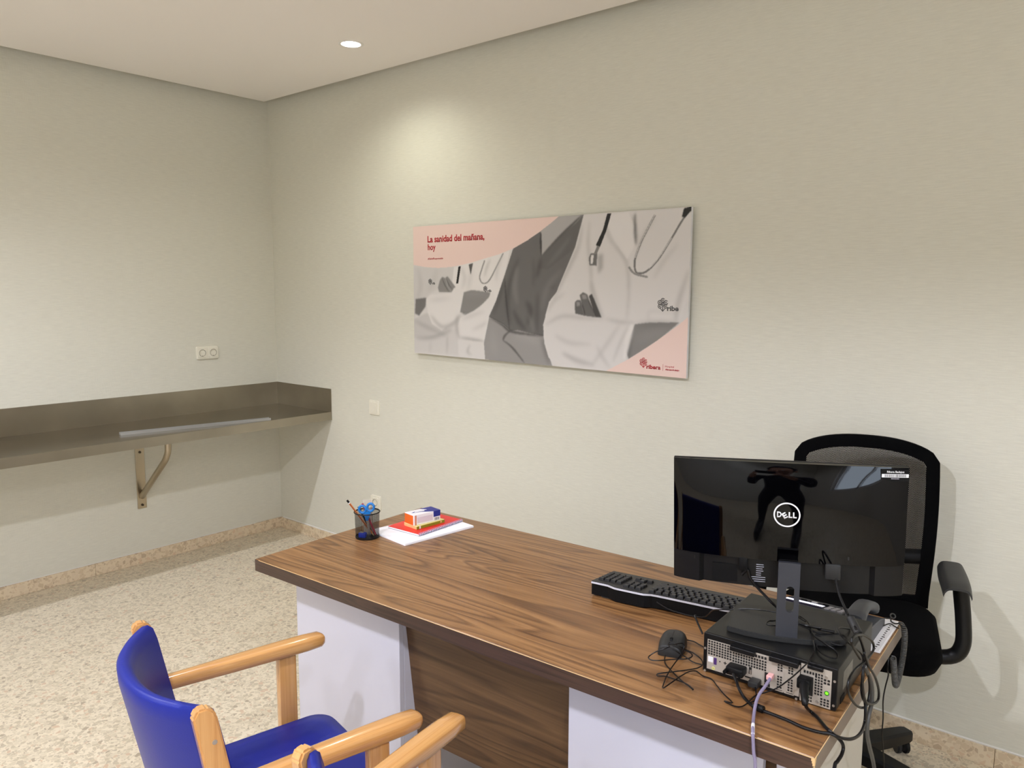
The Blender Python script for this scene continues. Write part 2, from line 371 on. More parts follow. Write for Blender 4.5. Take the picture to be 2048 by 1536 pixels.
# baseboards: single stone strips, butt-jointed
BH, BT = 0.0677, 0.012
def baseboard(name, pts, axis):
    h = holder(name)
    for a, b in zip(pts[:-1], pts[1:]):
        g = 0.0007
        mb = MB().box(a+g, b-g, -BT, 0, 0.0, BH+random.uniform(-0.0006, 0.0006), 0.0012, 1) if axis == 'x' else MB().box(0, BT, a+g, b-g, 0.0, BH+random.uniform(-0.0006, 0.0006), 0.0012, 1)
        obj('tile', mb, M_BASE, h, smooth=0)
    return h
baseboard('baseboard_right', [BT+0.0005, 0.535, 1.135, 1.735, 2.335, 2.935, 3.535, 4.135, 4.735, 5.335, 5.935, ROOM_X], 'x')
baseboard('baseboard_left', [ROOM_Y+0.1, -5.4, -4.8, -4.2, -3.6, -3.0, -2.4, -1.8, -1.2, -0.604, -0.0005], 'y')
structure(obj('trim_1', MB().tube([(x, -0.0035, BH+0.003+0.0012*math.sin(x*9)) for x in np.arange(0.03, ROOM_X-0.02, 0.12)], 0.0042, 6, 1), M_CAULK))
structure(obj('trim_2', MB().tube([(0.0015, y, BH+0.001) for y in np.arange(-5.4, -0.02, 0.2)], 0.0022, 6, 1), M_CAULK))
# ------------------------------------------------------------------ downlights
E_LAMP = mat('lamp_glow', (255, 255, 255), 0.5, emit=LAMP_COL, estr=14.0)
M_REFL = mat('lamp_reflector', (236, 236, 232), 0.25, 0.3, bump=0.01)
M_RIM = mat('lamp_rim', (232, 230, 226), 0.4, bump=0.01)
LAMP_LABELS = ['', 'downlight in front of the left wall, second from the corner', 'downlight in front of the left wall, third from the corner', 'downlight above the blue armchairs, behind the camera',
               'downlight nearest the side window', 'downlight at the back wall beside the left wall', 'downlight at the middle of the back wall', 'downlight at the back wall beside the window']
for i, (lx, ly) in enumerate(LAMP_POS):
    t = thing('downlight', 'small round recessed ceiling downlight, lit, above the bright patch of wall near the corner' if i == 0 else LAMP_LABELS[i], 'ceiling light', (lx, ly, CEIL))
    obj('rim', MB().lathe([(0.046, 0.004), (0.046, -0.002), (0.050, -0.004), (0.058, -0.0025), (0.060, -0.0003), (0.060, 0.0004), (0.046, 0.004)], 40), M_RIM, t)
    obj('reflector', MB().lathe([(0.0465, 0.001), (0.044, 0.012), (0.039, 0.026)], 40), M_REFL, t)
    obj('lamp', MB().lathe([(0.0, 0.012), (0.02, 0.013), (0.034, 0.017), (0.039, 0.025), (0.0, 0.027)], 32), E_LAMP, t)
    ld = bpy.data.lights.new('spot', 'SPOT'); ld.energy = LAMPS[i][2]; ld.color = LAMPS[i][3]; ld.spot_size = math.radians(LAMPS[i][4]); ld.spot_blend = LAMPS[i][5]; ld.shadow_soft_size = 0.035
    lo = bpy.data.objects.new('lamp_light', ld); COL.objects.link(lo); lo.parent = t; lo.location = (0, 0, -0.012)
# ------------------------------------------------------------------ steel wall shelf
SH, SD, S0 = 0.838, 0.573, -3.4
t = thing('wall_shelf', 'long stainless steel shelf with raised back edge on the left wall', 'shelf', (0, 0, 0))
obj('shelf_top', MB().box(0.003, SD, S0, -0.003, SH-0.003, SH, 0.001, 1), M_STEELT, t, smooth=0)
obj('front_lip', MB().prism([(SD-0.0035, SH-0.002), (SD-0.0025, SH+0.0008), (SD-0.001, SH+0.0012), (SD+0.0005, SH+0.0004), (SD+0.0065, SH-0.046), (SD+0.0045, SH-0.046)], 0.003, -S0, RX), M_STEEL, t, smooth=0)
obj('back_splash', MB().box(0.0015, 0.0045, S0, -0.003, SH-0.002, 0.982, 0.0008, 1), M_STEEL, t, smooth=0)
sp = MB().prism([(0.003, SH-0.002), (SD, SH-0.046), (SD+0.004, SH-0.046), (SD+0.004, 0.981), (0.003, 0.982)], 0.0015, 0.0045, RX)
obj('side_splash', sp, M_STEEL, t, smooth=0)
br = obj('bracket_plate', MB().box(0.0, 0.008, -0.947, -0.897, 0.325, SH-0.004, 0.001, 1), M_STEELZ, t, smooth=0)
obj('bolt', MB().cyl((0.008, -0.922, 0.655), (0.014, -0.922, 0.655), 0.008, 0.007, 6), mat('dark_bolt', (70, 62, 50), 0.4, 0.6, bump=0.02), br)
obj('bolt', MB().cyl((0.008, -0.922, 0.345), (0.014, -0.922, 0.345), 0.008, 0.007, 6), mat('dark_bolt', (70, 62, 50), 0.4, 0.6, bump=0.02), br)
obj('bracket_tube', MB().tube([(0.006, -0.922, 0.395), (0.09, -0.922, 0.465), (0.2, -0.922, 0.557), (0.30, -0.922, 0.641), (0.325, -0.922, 0.668), (0.345, -0.922, 0.70), (0.352, -0.922, 0.735), (0.355, -0.922, SH-0.004)], 0.017, 14, 4), M_STEELZ, t)
br2 = obj('bracket_plate', MB().box(0.0, 0.008, -2.847, -2.797, 0.325, SH-0.004, 0.001, 1), M_STEELZ, t, smooth=0)
obj('bracket_tube', MB().tube([(0.006, -2.822, 0.395), (0.2, -2.822, 0.557), (0.30, -2.822, 0.641), (0.345, -2.822, 0.70), (0.355, -2.822, SH-0.004)], 0.017, 14, 4), M_STEELZ, t)
# aluminium rail lying on the shelf
STRIP_A, STRIP_B = Vector((0.385, -1.186, SH)), Vector((0.547, -0.414, SH))
d = STRIP_B-STRIP_A; L = d.length
t = tag(obj('metal_rail', MB().prism([(-0.016, 0.0), (0.016, 0.0), (0.016, 0.013), (0.012, 0.013), (0.012, 0.006), (0.004, 0.006), (0.004, 0.011), (-0.004, 0.011), (-0.004, 0.006), (-0.012, 0.006), (-0.012, 0.013), (-0.016, 0.013)], 0, L, Matrix(((1, 0, 0, 0), (0, 0, -1, 0), (0, 1, 0, 0), (0, 0, 0, 1)))), M_ALU, smooth=0),
        'long thin silver aluminium rail lying on the steel shelf', 'rail')
t.location = STRIP_B; t.rotation_euler = (0, 0, math.atan2(d.y, d.x)-PI/2); t.location = STRIP_A + d
# ------------------------------------------------------------------ wall fittings
M_WELL = mat('ivory_plastic_shaded', (168, 163, 148), 0.45, bump=0.02)  # ivory plastic darkened, the shade inside the socket wells is in this colour
def socket_insert(parent, cy):
    ins = obj('socket', MB().lathe([(0.0, 0.004), (0.019, 0.004), (0.0195, 0.0135), (0.0215, 0.0142), (0.0225, 0.012)], 28, Matrix.Rotation(PI/2, 4, 'Y')), M_WELL, parent, loc=(0, cy, 0))
    for s in (-1, 1): obj('pin_hole', MB().cyl((0.0038, s*0.0095, 0), (0.0046, s*0.0095, 0), 0.0036, None, 12), M_HOLE, ins)
    for s in (-1, 1): obj('earth_clip', MB().box(0.004, 0.013, -0.003, 0.003, s*0.0185-0.0012, s*0.0185+0.0012), M_SCREW if s > 0 else M_HOLE, ins, smooth=0)
def plate(cy, w, hole=True):
    """rounded frame with a square plate whose round well is open"""
    mb = MB(); n = 28; R = 0.0222
    sq = []
    for k in range(n):
        c_, s_ = math.cos(2*PI*k/n), math.sin(2*PI*k/n); q = 0.0285/max(abs(c_), abs(s_)); q = min(q, 0.0285*1.28); sq.append((cy+q*c_, q*s_))
    ci = [(cy+R*math.cos(2*PI*k/n), R*math.sin(2*PI*k/n)) for k in range(n)]
    mb.grid([[(0.004, *p) for p in ci], [(0.0125, *p) for p in ci], [(0.0125, *p) for p in sq], [(0.010, cy+(p[0]-cy)*1.05, p[1]*1.05) for p in sq], [(0.004, cy+(p[0]-cy)*1.05, p[1]*1.05) for p in sq]], True)
    return mb
def frame_mb(w, h, r=0.008):
    o_ = rounded(w, h, r, 5); i_ = rounded(w-0.006, h-0.006, r*0.8, 5)
    mb = MB(); mb.loft([[(0.0, *p) for p in o_], [(0.006, *p) for p in o_], [(0.0095, *p) for p in i_]]); return mb
t = thing('double_socket', 'ivory double power socket on the left wall above the steel shelf', 'power socket', (0, -0.4825, 1.2015))
obj('frame', frame_mb(0.143, 0.078), M_IVORY, t)
for s in (-1, 1):
    obj('socket_plate', plate(s*0.035, 0.06), M_IVORY, t); socket_insert(t, s*0.035)
t = thing('light_switch', 'ivory rocker light switch alone on the right wall between shelf and desk', 'light switch', (0.982, 0, 0.9065), -PI/2)
obj('frame', frame_mb(0.086, 0.085), M_IVORY, t)
a_, b_ = rounded(0.064, 0.066, 0.006), rounded(0.061, 0.063, 0.005)
obj('rocker', MB().loft([[(0.008, *p) for p in a_], [(0.0135+p[1]*0.05, *p) for p in b_]]), M_IVORY, t)
t = thing('single_socket', 'ivory wall socket low on the right wall behind the pen cup', 'power socket', (0.982, 0, 0.343), -PI/2)
obj('frame', frame_mb(0.086, 0.085), M_IVORY, t)
obj('socket_plate', plate(0, 0.06), M_IVORY, t); socket_insert(t, 0)
# ------------------------------------------------------------------ poster
PX0, PZ0, PY = 1.3555, 1.236, -0.030
Hsrc = [(55, 190), (1992, 47), (1950, 1215), (68, 1062)]
Hdst = [(0.0, 0.6805), (1.6195, 0.6805), (1.6175, -0.009), (0.0, 0.010)]
def homography(src, dst):
    A, B = [], []
    for (x, y), (u, v) in zip(src, dst):
        A += [[x, y, 1, 0, 0, 0, -u*x, -u*y], [0, 0, 0, x, y, 1, -v*x, -v*y]]; B += [u, v]
    h = np.linalg.solve(np.array(A, float), np.array(B, float)); return np.append(h, 1).reshape(3, 3)
HM = homography(Hsrc, Hdst)
def Z(p):
    q = HM @ np.array([p[0], p[1], 1.0]); return (q[0]/q[2], q[1]/q[2])
NX, NY = 700, 300
gx, gy = np.meshgrid(np.linspace(0, 1, NX), np.linspace(0, 1, NY))
def corner(u, v):
    bl, br_, tl, tr_ = np.array(Hdst[3]), np.array(Hdst[2]), np.array(Hdst[0]), np.array(Hdst[1])
    return ((1-u)*(1-v))[..., None]*bl + (u*(1-v))[..., None]*br_ + ((1-u)*v)[..., None]*tl + (u*v)[..., None]*tr_
GP = corner(gx, gy); GXm, GZm = GP[..., 0], GP[..., 1]
IMG = np.zeros((NY, NX, 3))
def blur(a, s):
    if s <= 0: return a
    k = int(max(1, round(s*2.5))); w = np.exp(-0.5*(np.arange(-k, k+1)/s)**2); w /= w.sum()
    p = np.pad(a, k, mode='edge')
    p = sum(w[i]*p[i:i+a.shape[0], :] for i in range(2*k+1))
    return sum(w[i]*p[:, i:i+a.shape[1]] for i in range(2*k+1))
def mask(poly, s=0.6):
    P = np.array([Z(p) for p in poly]); m_ = np.zeros((NY, NX))
    x0, x1, z0, z1 = P[:, 0].min(), P[:, 0].max(), P[:, 1].min(), P[:, 1].max()
    pad = int(s*3)+4
    i0, i1 = int(x0/1.6195*NX)-pad, int(x1/1.6195*NX)+pad; j0, j1 = int((z0+0.009)/0.69*NY)-pad-4, int((z1+0.009)/0.69*NY)+pad+4
    i0, i1, j0, j1 = max(0, i0), min(NX, i1), max(0, j0), min(NY, j1)
    if i1-i0 < 2 or j1-j0 < 2: return m_
    X, Y = GXm[j0:j1, i0:i1], GZm[j0:j1, i0:i1]; ins = np.zeros(X.shape, bool)
    for (xa, ya), (xb, yb) in zip(P, np.roll(P, -1, 0)):
        c_ = ((ya > Y) != (yb > Y)); ins ^= c_ & (X < (xb-xa)*(Y-ya)/((yb-ya) if yb != ya else 1e-9)+xa)
    m_[j0:j1, i0:i1] = blur(ins.astype(float), s)
    return m_
def spl(pts, n=8):
    pts = [np.array(p, float) for p in pts]; out = []
    for i in range(len(pts)-1):
        a, b, c, d_ = pts[max(i-1, 0)], pts[i], pts[i+1], pts[min(i+2, len(pts)-1)]
        for k in range(n):
            t_ = k/n; out.append(tuple(0.5*((2*b)+(c-a)*t_+(2*a-5*b+4*c-d_)*t_*t_+(3*b-a-3*c+d_)*t_**3)))
    return out+[tuple(pts[-1])]
def fill(poly, col, s=0.6, a=1.0, clip=None):
    global IMG
    m_ = mask(poly, s)*a
    if clip is not None: m_ = m_*clip
    IMG = IMG*(1-m_[..., None]) + np.array(col)*m_[..., None]; return m_
def stroke(pts, wd, col, s=1.0, a=1.0, clip=None, taper=True):
    q = spl(pts) if len(pts) > 2 else [tuple(np.array(pts[0], float)*(1-k/8)+np.array(pts[1], float)*k/8) for k in range(9)]
    up, dn = [], []
    for i, p in enumerate(q):
        a_, b_ = np.array(q[max(i-1, 0)]), np.array(q[min(i+1, len(q)-1)]); d_ = b_-a_; d_ /= max(1e-6, np.hypot(*d_)); n_ = np.array((-d_[1], d_[0]))
        w_ = wd/2*(math.sin(PI*(0.08+0.84*i/(len(q)-1))) if taper else 1)
        up.append(np.array(p)+n_*w_); dn.append(np.array(p)-n_*w_)
    fill(up+dn[::-1], col, s, a, clip)
g3 = lambda v: (v, v*0.985, v*0.972)
IMG[:] = np.array(g3(204))
# left group: white coats, folded arms
fill([(60, 455), (240, 470), (350, 465), (330, 560), (180, 650), (140, 690), (60, 830)], g3(196), 3)
stroke([(90, 480), (110, 600), (80, 700)], 26, g3(178), 5, .6); stroke([(230, 480), (200, 560), (160, 640)], 30, g3(180), 6, .5)
fill([(75, 690), (150, 680), (145, 740), (100, 805), (70, 790)], g3(120), 1.5)           # far forearm
fill([(60, 830), (140, 790), (250, 760), (300, 900), (200, 960), (60, 965)], g3(190), 2)
fill([(60, 965), (300, 890), (370, 900), (380, 1075), (66, 1060)], g3(198), 3)
stroke([(70, 840), (150, 880), (290, 940)], 26, g3(160), 4, .6); stroke([(80, 960), (200, 950), (330, 900)], 24, g3(150), 4, .7)
stroke([(300, 930), (296, 1070)], 14, g3(176), 3, .7); stroke([(180, 980), (176, 1060)], 18, g3(184), 4, .6)
CO2 = fill([(345, 465), (735, 350), (700, 520), (640, 700), (600, 700), (410, 640), (330, 610)], g3(214), 1)
stroke([(390, 460), (420, 540), (400, 620)], 22, g3(186), 4, .6); stroke([(470, 450), (455, 560), (440, 640)], 24, g3(190), 5, .6)
fill([(448, 448), (478, 440), (462, 520)], g3(96), 0.8)
fill([(376, 464), (392, 461), (374, 580), (360, 582)], g3(34), 0.6)                      # stethoscope tube
stroke([(560, 420), (540, 480), (525, 540), (548, 578), (590, 560), (640, 470), (690, 370)], 9, g3(150), 0.7, 1, None, False)
stroke([(600, 410), (575, 470), (560, 530)], 16, g3(180), 3, .7); stroke([(690, 380), (650, 470), (640, 560)], 16, g3(182), 4, .7)
for q in ([(232, 610), (245, 560), (262, 535), (285, 545), (300, 600), (330, 640), (240, 640)], [(285, 540), (300, 530), (330, 570), (355, 605), (330, 640), (300, 600)]): fill(q, g3(138), 1.2)
stroke([(262, 545), (280, 590), (310, 640)], 6, g3(96), 1, .8); stroke([(290, 545), (310, 590), (335, 620)], 6, g3(96), 1, .8)
fill([(150, 690), (180, 660), (260, 655), (330, 645), (345, 610), (390, 630), (415, 640), (395, 780), (380, 800), (330, 850), (260, 905), (190, 860), (160, 780)], g3(212), 1.5)
stroke([(170, 700), (240, 690), (330, 680)], 20, g3(178), 5, .5); stroke([(180, 800), (260, 880), (350, 850), (390, 790)], 22, g3(160), 4, .7)
fill([(415, 640), (470, 625), (600, 640), (590, 690), (480, 770), (440, 785), (388, 780)], g3(138), 1.2)
stroke([(400, 780), (440, 790), (500, 765)], 12, g3(80), 2, .7); stroke([(420, 660), (500, 650), (590, 660)], 22, g3(158), 5, .5)
fill([(620, 640), (640, 700), (590, 800), (600, 830), (560, 960), (555, 975), (390, 960), (370, 880), (390, 820), (440, 790), (520, 750)], g3(212), 1.2)
stroke([(400, 830), (470, 800), (560, 770)], 18, g3(182), 4, .6); stroke([(470, 900), (540, 870), (580, 840)], 16, g3(176), 4, .6); stroke([(385, 950), (470, 965), (556, 975)], 20, g3(156), 3, .7)
fill([(375, 965), (560, 985), (565, 1100), (380, 1078)], g3(206), 1.5); stroke([(460, 1000), (440, 1050), (470, 1070)], 16, g3(168), 3, .6)
stroke([(370, 800), (365, 880), (380, 960)], 16, g3(150), 4, .6)
# middle person in scrubs
SCR = fill([(1075, 110), (1255, 95), (1235, 170), (1190, 330), (1110, 520), (1060, 640), (1010, 700), (985, 790), (970, 940), (900, 935), (740, 905), (690, 860), (590, 810), (640, 700), (700, 520), (760, 335), (950, 215)], g3(112), 0.8)
fill([(1075, 100), (1255, 90), (1200, 160), (1090, 250), (957, 392), (952, 215)], g3(168), 0.8, 1)
stroke([(1240, 105), (1090, 250), (957, 392)], 18, g3(84), 1.5, .9); stroke([(952, 225), (952, 300), (957, 390)], 12, g3(64), 1.2, .9)
fill([(1235, 130), (1150, 190), (960, 380), (930, 470), (1000, 480), (1190, 330)], g3(104), 1.5, .8, SCR)
for q, w_, v_ in (([(950, 400), (940, 470), (920, 540)], 22, 78), ([(900, 400), (905, 500), (900, 600)], 14, 92), ([(800, 400), (740, 560), (720, 700), (740, 860)], 30, 88), ([(850, 700), (880, 760), (860, 860)], 34, 82), ([(760, 760), (800, 840), (850, 900)], 28, 84), ([(930, 640), (925, 780), (925, 920)], 20, 88),
                  ([(1060, 600), (980, 600)], 10, 90), ([(1100, 480), (1000, 600), (960, 760)], 34, 128), ([(790, 460), (770, 600), (790, 720)], 34, 132), ([(860, 780), (890, 850), (905, 920)], 20, 130), ([(700, 560), (660, 680), (620, 790)], 24, 92), ([(1160, 250), (1080, 360), (990, 460)], 18, 128)):
    stroke(q, w_, g3(v_), 4, .75, SCR)
stroke([(700, 540), (712, 700), (735, 900)], 8, g3(66), 1.5, .8, SCR)
ARM = fill([(592, 812), (690, 862), (742, 905), (790, 897), (970, 938), (1002, 1050), (1032, 1142), (800, 1125), (565, 1102), (556, 990)], g3(152), 0.8)
stroke([(740, 900), (700, 940), (690, 970)], 14, g3(92), 1.5, .8, ARM); stroke([(690, 970), (740, 1005), (790, 1060), (840, 1125)], 12, g3(92), 1.5, .9, ARM)
stroke([(760, 930), (860, 945), (960, 985)], 40, g3(172), 8, .6, ARM); stroke([(620, 880), (620, 980), (640, 1080)], 40, g3(164), 8, .5, ARM); stroke([(960, 950), (985, 1040), (1010, 1130)], 26, g3(116), 4, .7, ARM)
stroke([(600, 815), (680, 860), (740, 905), (860, 925), (970, 935)], 14, g3(70), 2, .8)
# doctor in front
DOC = fill([(1250, 100), (1990, 40), (1972, 640), (1905, 838), (1602, 842), (1550, 1090), (1420, 1168), (1060, 1142), (1005, 1080), (978, 990), (968, 860), (1015, 700), (1060, 640), (1110, 520), (1190, 330), (1235, 160)], g3(206), 0.8)
for q, w_, v_ in (([(1240, 170), (1210, 330), (1130, 500), (1040, 690)], 26, 176), ([(1290, 150), (1280, 300), (1300, 500), (1300, 640)], 16, 172), ([(1400, 110), (1420, 250), (1540, 420), (1560, 620), (1545, 830)], 10, 150),
                  ([(1300, 560), (1330, 690), (1380, 810)], 30, 170), ([(1590, 110), (1605, 220), (1610, 310)], 18, 120), ([(1410, 180), (1500, 330), (1550, 430)], 16, 184), ([(1750, 120), (1660, 240), (1600, 420)], 14, 178),
                  ([(1000, 770), (1040, 700), (1120, 640)], 20, 184), ([(985, 860), (1100, 800), (1250, 810), (1380, 815)], 22, 176), ([(1500, 850), (1400, 1000), (1300, 1140)], 24, 186), ([(1100, 1050), (1200, 1100), (1320, 1130)], 30, 172), ([(1050, 930), (1150, 980), (1300, 990)], 30, 188),
                  ([(1400, 815), (1500, 835), (1600, 842)], 10, 150), ([(1970, 480), (1900, 700), (1880, 830)], 30, 176), ([(1700, 840), (1710, 760), (1900, 790)], 8, 180), ([(1900, 300), (1800, 420), (1730, 540)], 26, 190), ([(1340, 1000), (1380, 1080), (1430, 1150)], 20, 184)):
    stroke(q, w_, g3(v_), 3.5, .75, DOC)
for q in ([(1410, 170), (1440, 96), (1560, 85), (1600, 180), (1605, 300), (1550, 410), (1460, 280)],): fill(q, g3(214), 1.5, .8)
stroke([(1605, 90), (1603, 200), (1608, 305)], 14, g3(92), 2, .7)
for q, v_ in (([(1190, 780), (1188, 705), (1205, 688), (1228, 690), (1245, 760), (1255, 795)], 104), ([(1222, 655), (1245, 634), (1275, 650), (1300, 730), (1330, 805), (1255, 795)], 110), ([(1285, 660), (1305, 645), (1330, 700), (1372, 805), (1330, 805)], 82)): fill(q, g3(v_), 1.0)
for q in ([(1198, 700), (1222, 700), (1224, 728), (1200, 730)], [(1235, 650), (1265, 652), (1272, 680), (1242, 682)]): fill(q, g3(146), 1.2)
stroke([(1232, 700), (1250, 760), (1258, 795)], 8, g3(54), 1.2, .8); stroke([(1282, 690), (1310, 750), (1330, 800)], 8, g3(50), 1.2, .8)
fill([(1602, 850), (1700, 838), (1905, 835), (1760, 960), (1560, 1088), (1540, 1040), (1560, 950)], g3(134), 1.0)
stroke([(1610, 860), (1750, 850), (1890, 845)], 26, g3(108), 5, .6); stroke([(1570, 940), (1555, 1010), (1560, 1080)], 26, g3(92), 4, .7); stroke([(1600, 960), (1720, 920), (1840, 880)], 50, g3(150), 8, .6)
stroke([(1585, 850), (1555, 940), (1528, 1090)], 44, g3(216), 2, .9); stroke([(1560, 860), (1500, 980), (1450, 1110)], 14, g3(176), 3, .7)
fill([(1413, 96), (1440, 93), (1408, 205), (1362, 322), (1334, 312), (1382, 210)], g3(30), 0.6)      # stethoscope
stroke([(1352, 318), (1330, 372)], 20, g3(130), 0.6, 1, None, False); fill([(1284, 400), (1300, 366), (1344, 372), (1338, 452), (1290, 450)], g3(112), 0.8); fill([(1300, 380), (1320, 380), (1312, 440), (1296, 440)], g3(210), 0.8)
fill([(1345, 380), (1385, 370), (1380, 470), (1350, 510)], g3(160), 3, .8)
stroke([(1740, 105), (1690, 200), (1645, 290), (1605, 400), (1602, 470), (1622, 502), (1680, 490), (1760, 410), (1850, 270), (1915, 160), (1960, 92)], 12, g3(120), 0.7, 1, None, False)
stroke([(1740, 103), (1690, 198), (1643, 288), (1603, 398)], 5, g3(226), 0.6, .8, None, False); stroke([(1700, 470), (1770, 390), (1855, 260)], 5, g3(226), 0.6, .8, None, False)
stroke([(1560, 458), (1600, 505), (1690, 528)], 14, g3(140), 0.7, 1, None, False)
fill([(1990, 44), (1988, 75), (1945, 120), (1925, 115), (1940, 60)], g3(34), 0.8)
# pink fields
PINK = (226, 200, 190)
fill([(50, 180), (1082, 110), (1030, 155), (950, 217), (860, 280), (760, 337), (660, 377), (560, 407), (480, 432), (400, 452), (320, 467), (230, 474), (140, 468), (50, 452)], PINK, 0.5)
fill([(1975, 790), (1955, 1225), (1400, 1172), (1550, 1092), (1640, 1036), (1750, 962), (1840, 896), (1905, 848)], PINK, 0.5)
IMG = np.clip(np.where((IMG[..., :1]-IMG[..., 2:]) > 16, IMG, (IMG-165)*1.16+162), 0, 255)
t = thing('poster', 'wide health poster of three clinicians with folded arms and pink corners on the right wall', 'poster', (PX0, PY, PZ0))
C4 = [Hdst[3], Hdst[2], Hdst[1], Hdst[0]]
obj('board', MB().prism(C4, -0.014, -0.0004, RX), mat('white_board', (226, 226, 228), 0.5, bump=0.02), t, smooth=0)
obj('standoff', MB().box(0.1, 1.5, 0.0138, 0.0298, 0.1, 0.58), M_PLAIN, t, smooth=0)
me = bpy.data.meshes.new('print')
vv = np.stack([GXm.ravel(), np.full(NX*NY, -0.0004), GZm.ravel()], 1).astype(np.float32)
ii = np.arange(NX*NY).reshape(NY, NX); fq = np.stack([ii[:-1, :-1].ravel(), ii[:-1, 1:].ravel(), ii[1:, 1:].ravel(), ii[1:, :-1].ravel()], 1).astype(np.int32)
me.vertices.add(len(vv)); me.vertices.foreach_set('co', vv.ravel())
me.loops.add(fq.size); me.loops.foreach_set('vertex_index', fq.ravel())
me.polygons.add(len(fq)); me.polygons.foreach_set('loop_start', np.arange(0, fq.size, 4, dtype=np.int32)); me.polygons.foreach_set('loop_total', np.full(len(fq), 4, dtype=np.int32))
me.update(calc_edges=True)
ca = me.color_attributes.new('ink', 'FLOAT_COLOR', 'POINT')
s_ = IMG/255.0; L_ = np.where(s_ <= 0.04045, s_/12.92, ((s_+0.055)/1.055)**2.4)
ca.data.foreach_set('color', np.concatenate([L_.reshape(-1, 3), np.ones((NX*NY, 1))], 1).astype(np.float32).ravel())
mp_ = bpy.data.materials.new('poster_ink'); mp_.use_nodes = True; nt = mp_.node_tree
an = nt.nodes.new('ShaderNodeVertexColor'); an.layer_name = 'ink'; nt.links.new(an.outputs['Color'], nt.nodes['Principled BSDF'].inputs['Base Color']); nt.nodes['Principled BSDF'].inputs['Roughness'].default_value = 0.45
me.materials.append(mp_)
po = bpy.data.objects.new('print', me); COL.objects.link(po); po.parent = t; po['label'] = 'printed photograph of folded arms in white coats and scrubs'
M_RED = mat('red_ink', (176, 26, 40), 0.5, bump=0.01); M_INKG = mat('grey_ink', (84, 84, 84), 0.5, bump=0.01)
def ptext(name, body, p0, p1, h, mt, bold=0.0, shear=0.0):
    a, b = Z(p0), Z(p1)
    mb = text_mb(body, b[0]-a[0], h, 0.0005, bold, shear=shear)
    o_ = obj(name, xf(mb, RX), mt, t, smooth=0, loc=(a[0], -0.0005, a[1])); return o_
def dz(p, q): return abs(Z(p)[1]-Z(q)[1])
ptext('headline', 'La sanidad del mañana,', (158, 297), (558, 281), dz((160, 258), (160, 297))*1.12, M_RED, 0.028)
ptext('headline', 'hoy', (160, 350), (215, 347), dz((160, 314), (160, 350))*1.12, M_RED, 0.028)
ptext('hashtag', '#SaludResponsable', (160, 416), (268, 413), dz((160, 402), (160, 414)), M_RED, 0.01, 0.2)
def tree_logo(p, size, mt, name='tree_emblem'):
    mb = MB(); a = Z(p)
    for cx, cy, r in ((0, .36, .2), (-.27, .2, .2), (.27, .2, .2), (-.27, -.1, .18), (.27, -.1, .18), (0, .06, .16)):
        mb.ring(cx*size, cy*size, r*size, .065*size, 0, 0.0005, 18, 0.6, 0.6+PI*1.75); mb.ring(cx*size, cy*size, r*size*.42, .05*size, 0, 0.0005, 12)
    for x0, x1 in ((-.04, .04),): mb.prism([(x0*size, -.52*size), (x1*size, -.52*size), (x1*size, -.08*size), (x0*size, -.08*size)], 0, 0.0005)
    mb.prism([(-.04*size, -.5*size), (-.04*size, -.4*size), (-.2*size, -.24*size), (-.24*size, -.28*size)], 0, 0.0005); mb.prism([(.04*size, -.5*size), (.04*size, -.4*size), (.2*size, -.24*size), (.24*size, -.28*size)], 0, 0.0005)
    return obj(name, xf(mb, RX), mt, t, smooth=0, loc=(a[0], -0.0005, a[1]))
tree_logo((1660, 1112), 0.040, M_RED); ptext('wordmark', 'ribera', (1680, 1150), (1776, 1156), dz((1700, 1122), (1700, 1150)), M_RED, 0.03)
a = Z((1792, 1142)); obj('divider', MB().box(a[0], a[0]+0.001, -0.001, -0.0005, a[1]-0.014, a[1]+0.014), M_RED, t, smooth=0)
ptext('wordmark', 'Hospital', (1808, 1140), (1868, 1143), dz((1810, 1127), (1810, 1139)), M_RED, 0.0); ptext('wordmark', 'Almendralejo', (1808, 1160), (1904, 1166), dz((1810, 1148), (1810, 1159)), M_RED, 0.03)
tree_logo((1793, 718), 0.052, M_INKG); ptext('wordmark', 'ribe', (1822, 756), (1900, 760), dz((1830, 722), (1830, 756)), M_INKG, 0.03)
tree_logo((178, 570), 0.030, M_INKG); ptext('wordmark', 'rib', (192, 588), (212, 590), 0.012, M_INKG, 0.03)
tree_logo((566, 618), 0.030, M_INKG); ptext('wordmark', 'rib', (582, 637), (608, 640), 0.012, M_INKG, 0.03)
# ------------------------------------------------------------------ desk
DO, DTH, DW_, DD, DZ = Vector((2.2941, -1.6010, 0)), 0.0416, 1.7343, 0.7542, 0.73
DM = Matrix.Translation(DO) @ Matrix.Rotation(DTH, 4, 'Z')
def DWp(u, v, z=DZ): return DM @ Vector((u, v, z))
T_ = 0.0385
t = thing('office_desk', 'wide walnut topped office desk with white front panels', 'desk', DO, DTH)
top = obj('desktop', MB().box(0.0008, DW_-0.0008, 0.0008, DD-0.0008, DZ-T_, DZ, 0.0012, 1), M_WALNUT, t, smooth=0)
obj('edge_band', MB().box(0, DW_, -0.0008, 0.0012, DZ-T_, DZ-0.0014), M_BAND, top, smooth=0)
obj('edge_band', MB().box(0, DW_, DD-0.0012, DD+0.0008, DZ-T_, DZ-0.0014), M_BAND, top, smooth=0)
obj('edge_band', MB().box(DW_-0.0012, DW_+0.0008, 0, DD, DZ-T_, DZ-0.0014), M_BANDS, top, smooth=0)['label'] = 'paler grey brown end band'
obj('edge_band', MB().box(-0.0008, 0.0012, 0, DD, DZ-T_, DZ-0.0014), M_BANDS, top, smooth=0)
chip = MB()
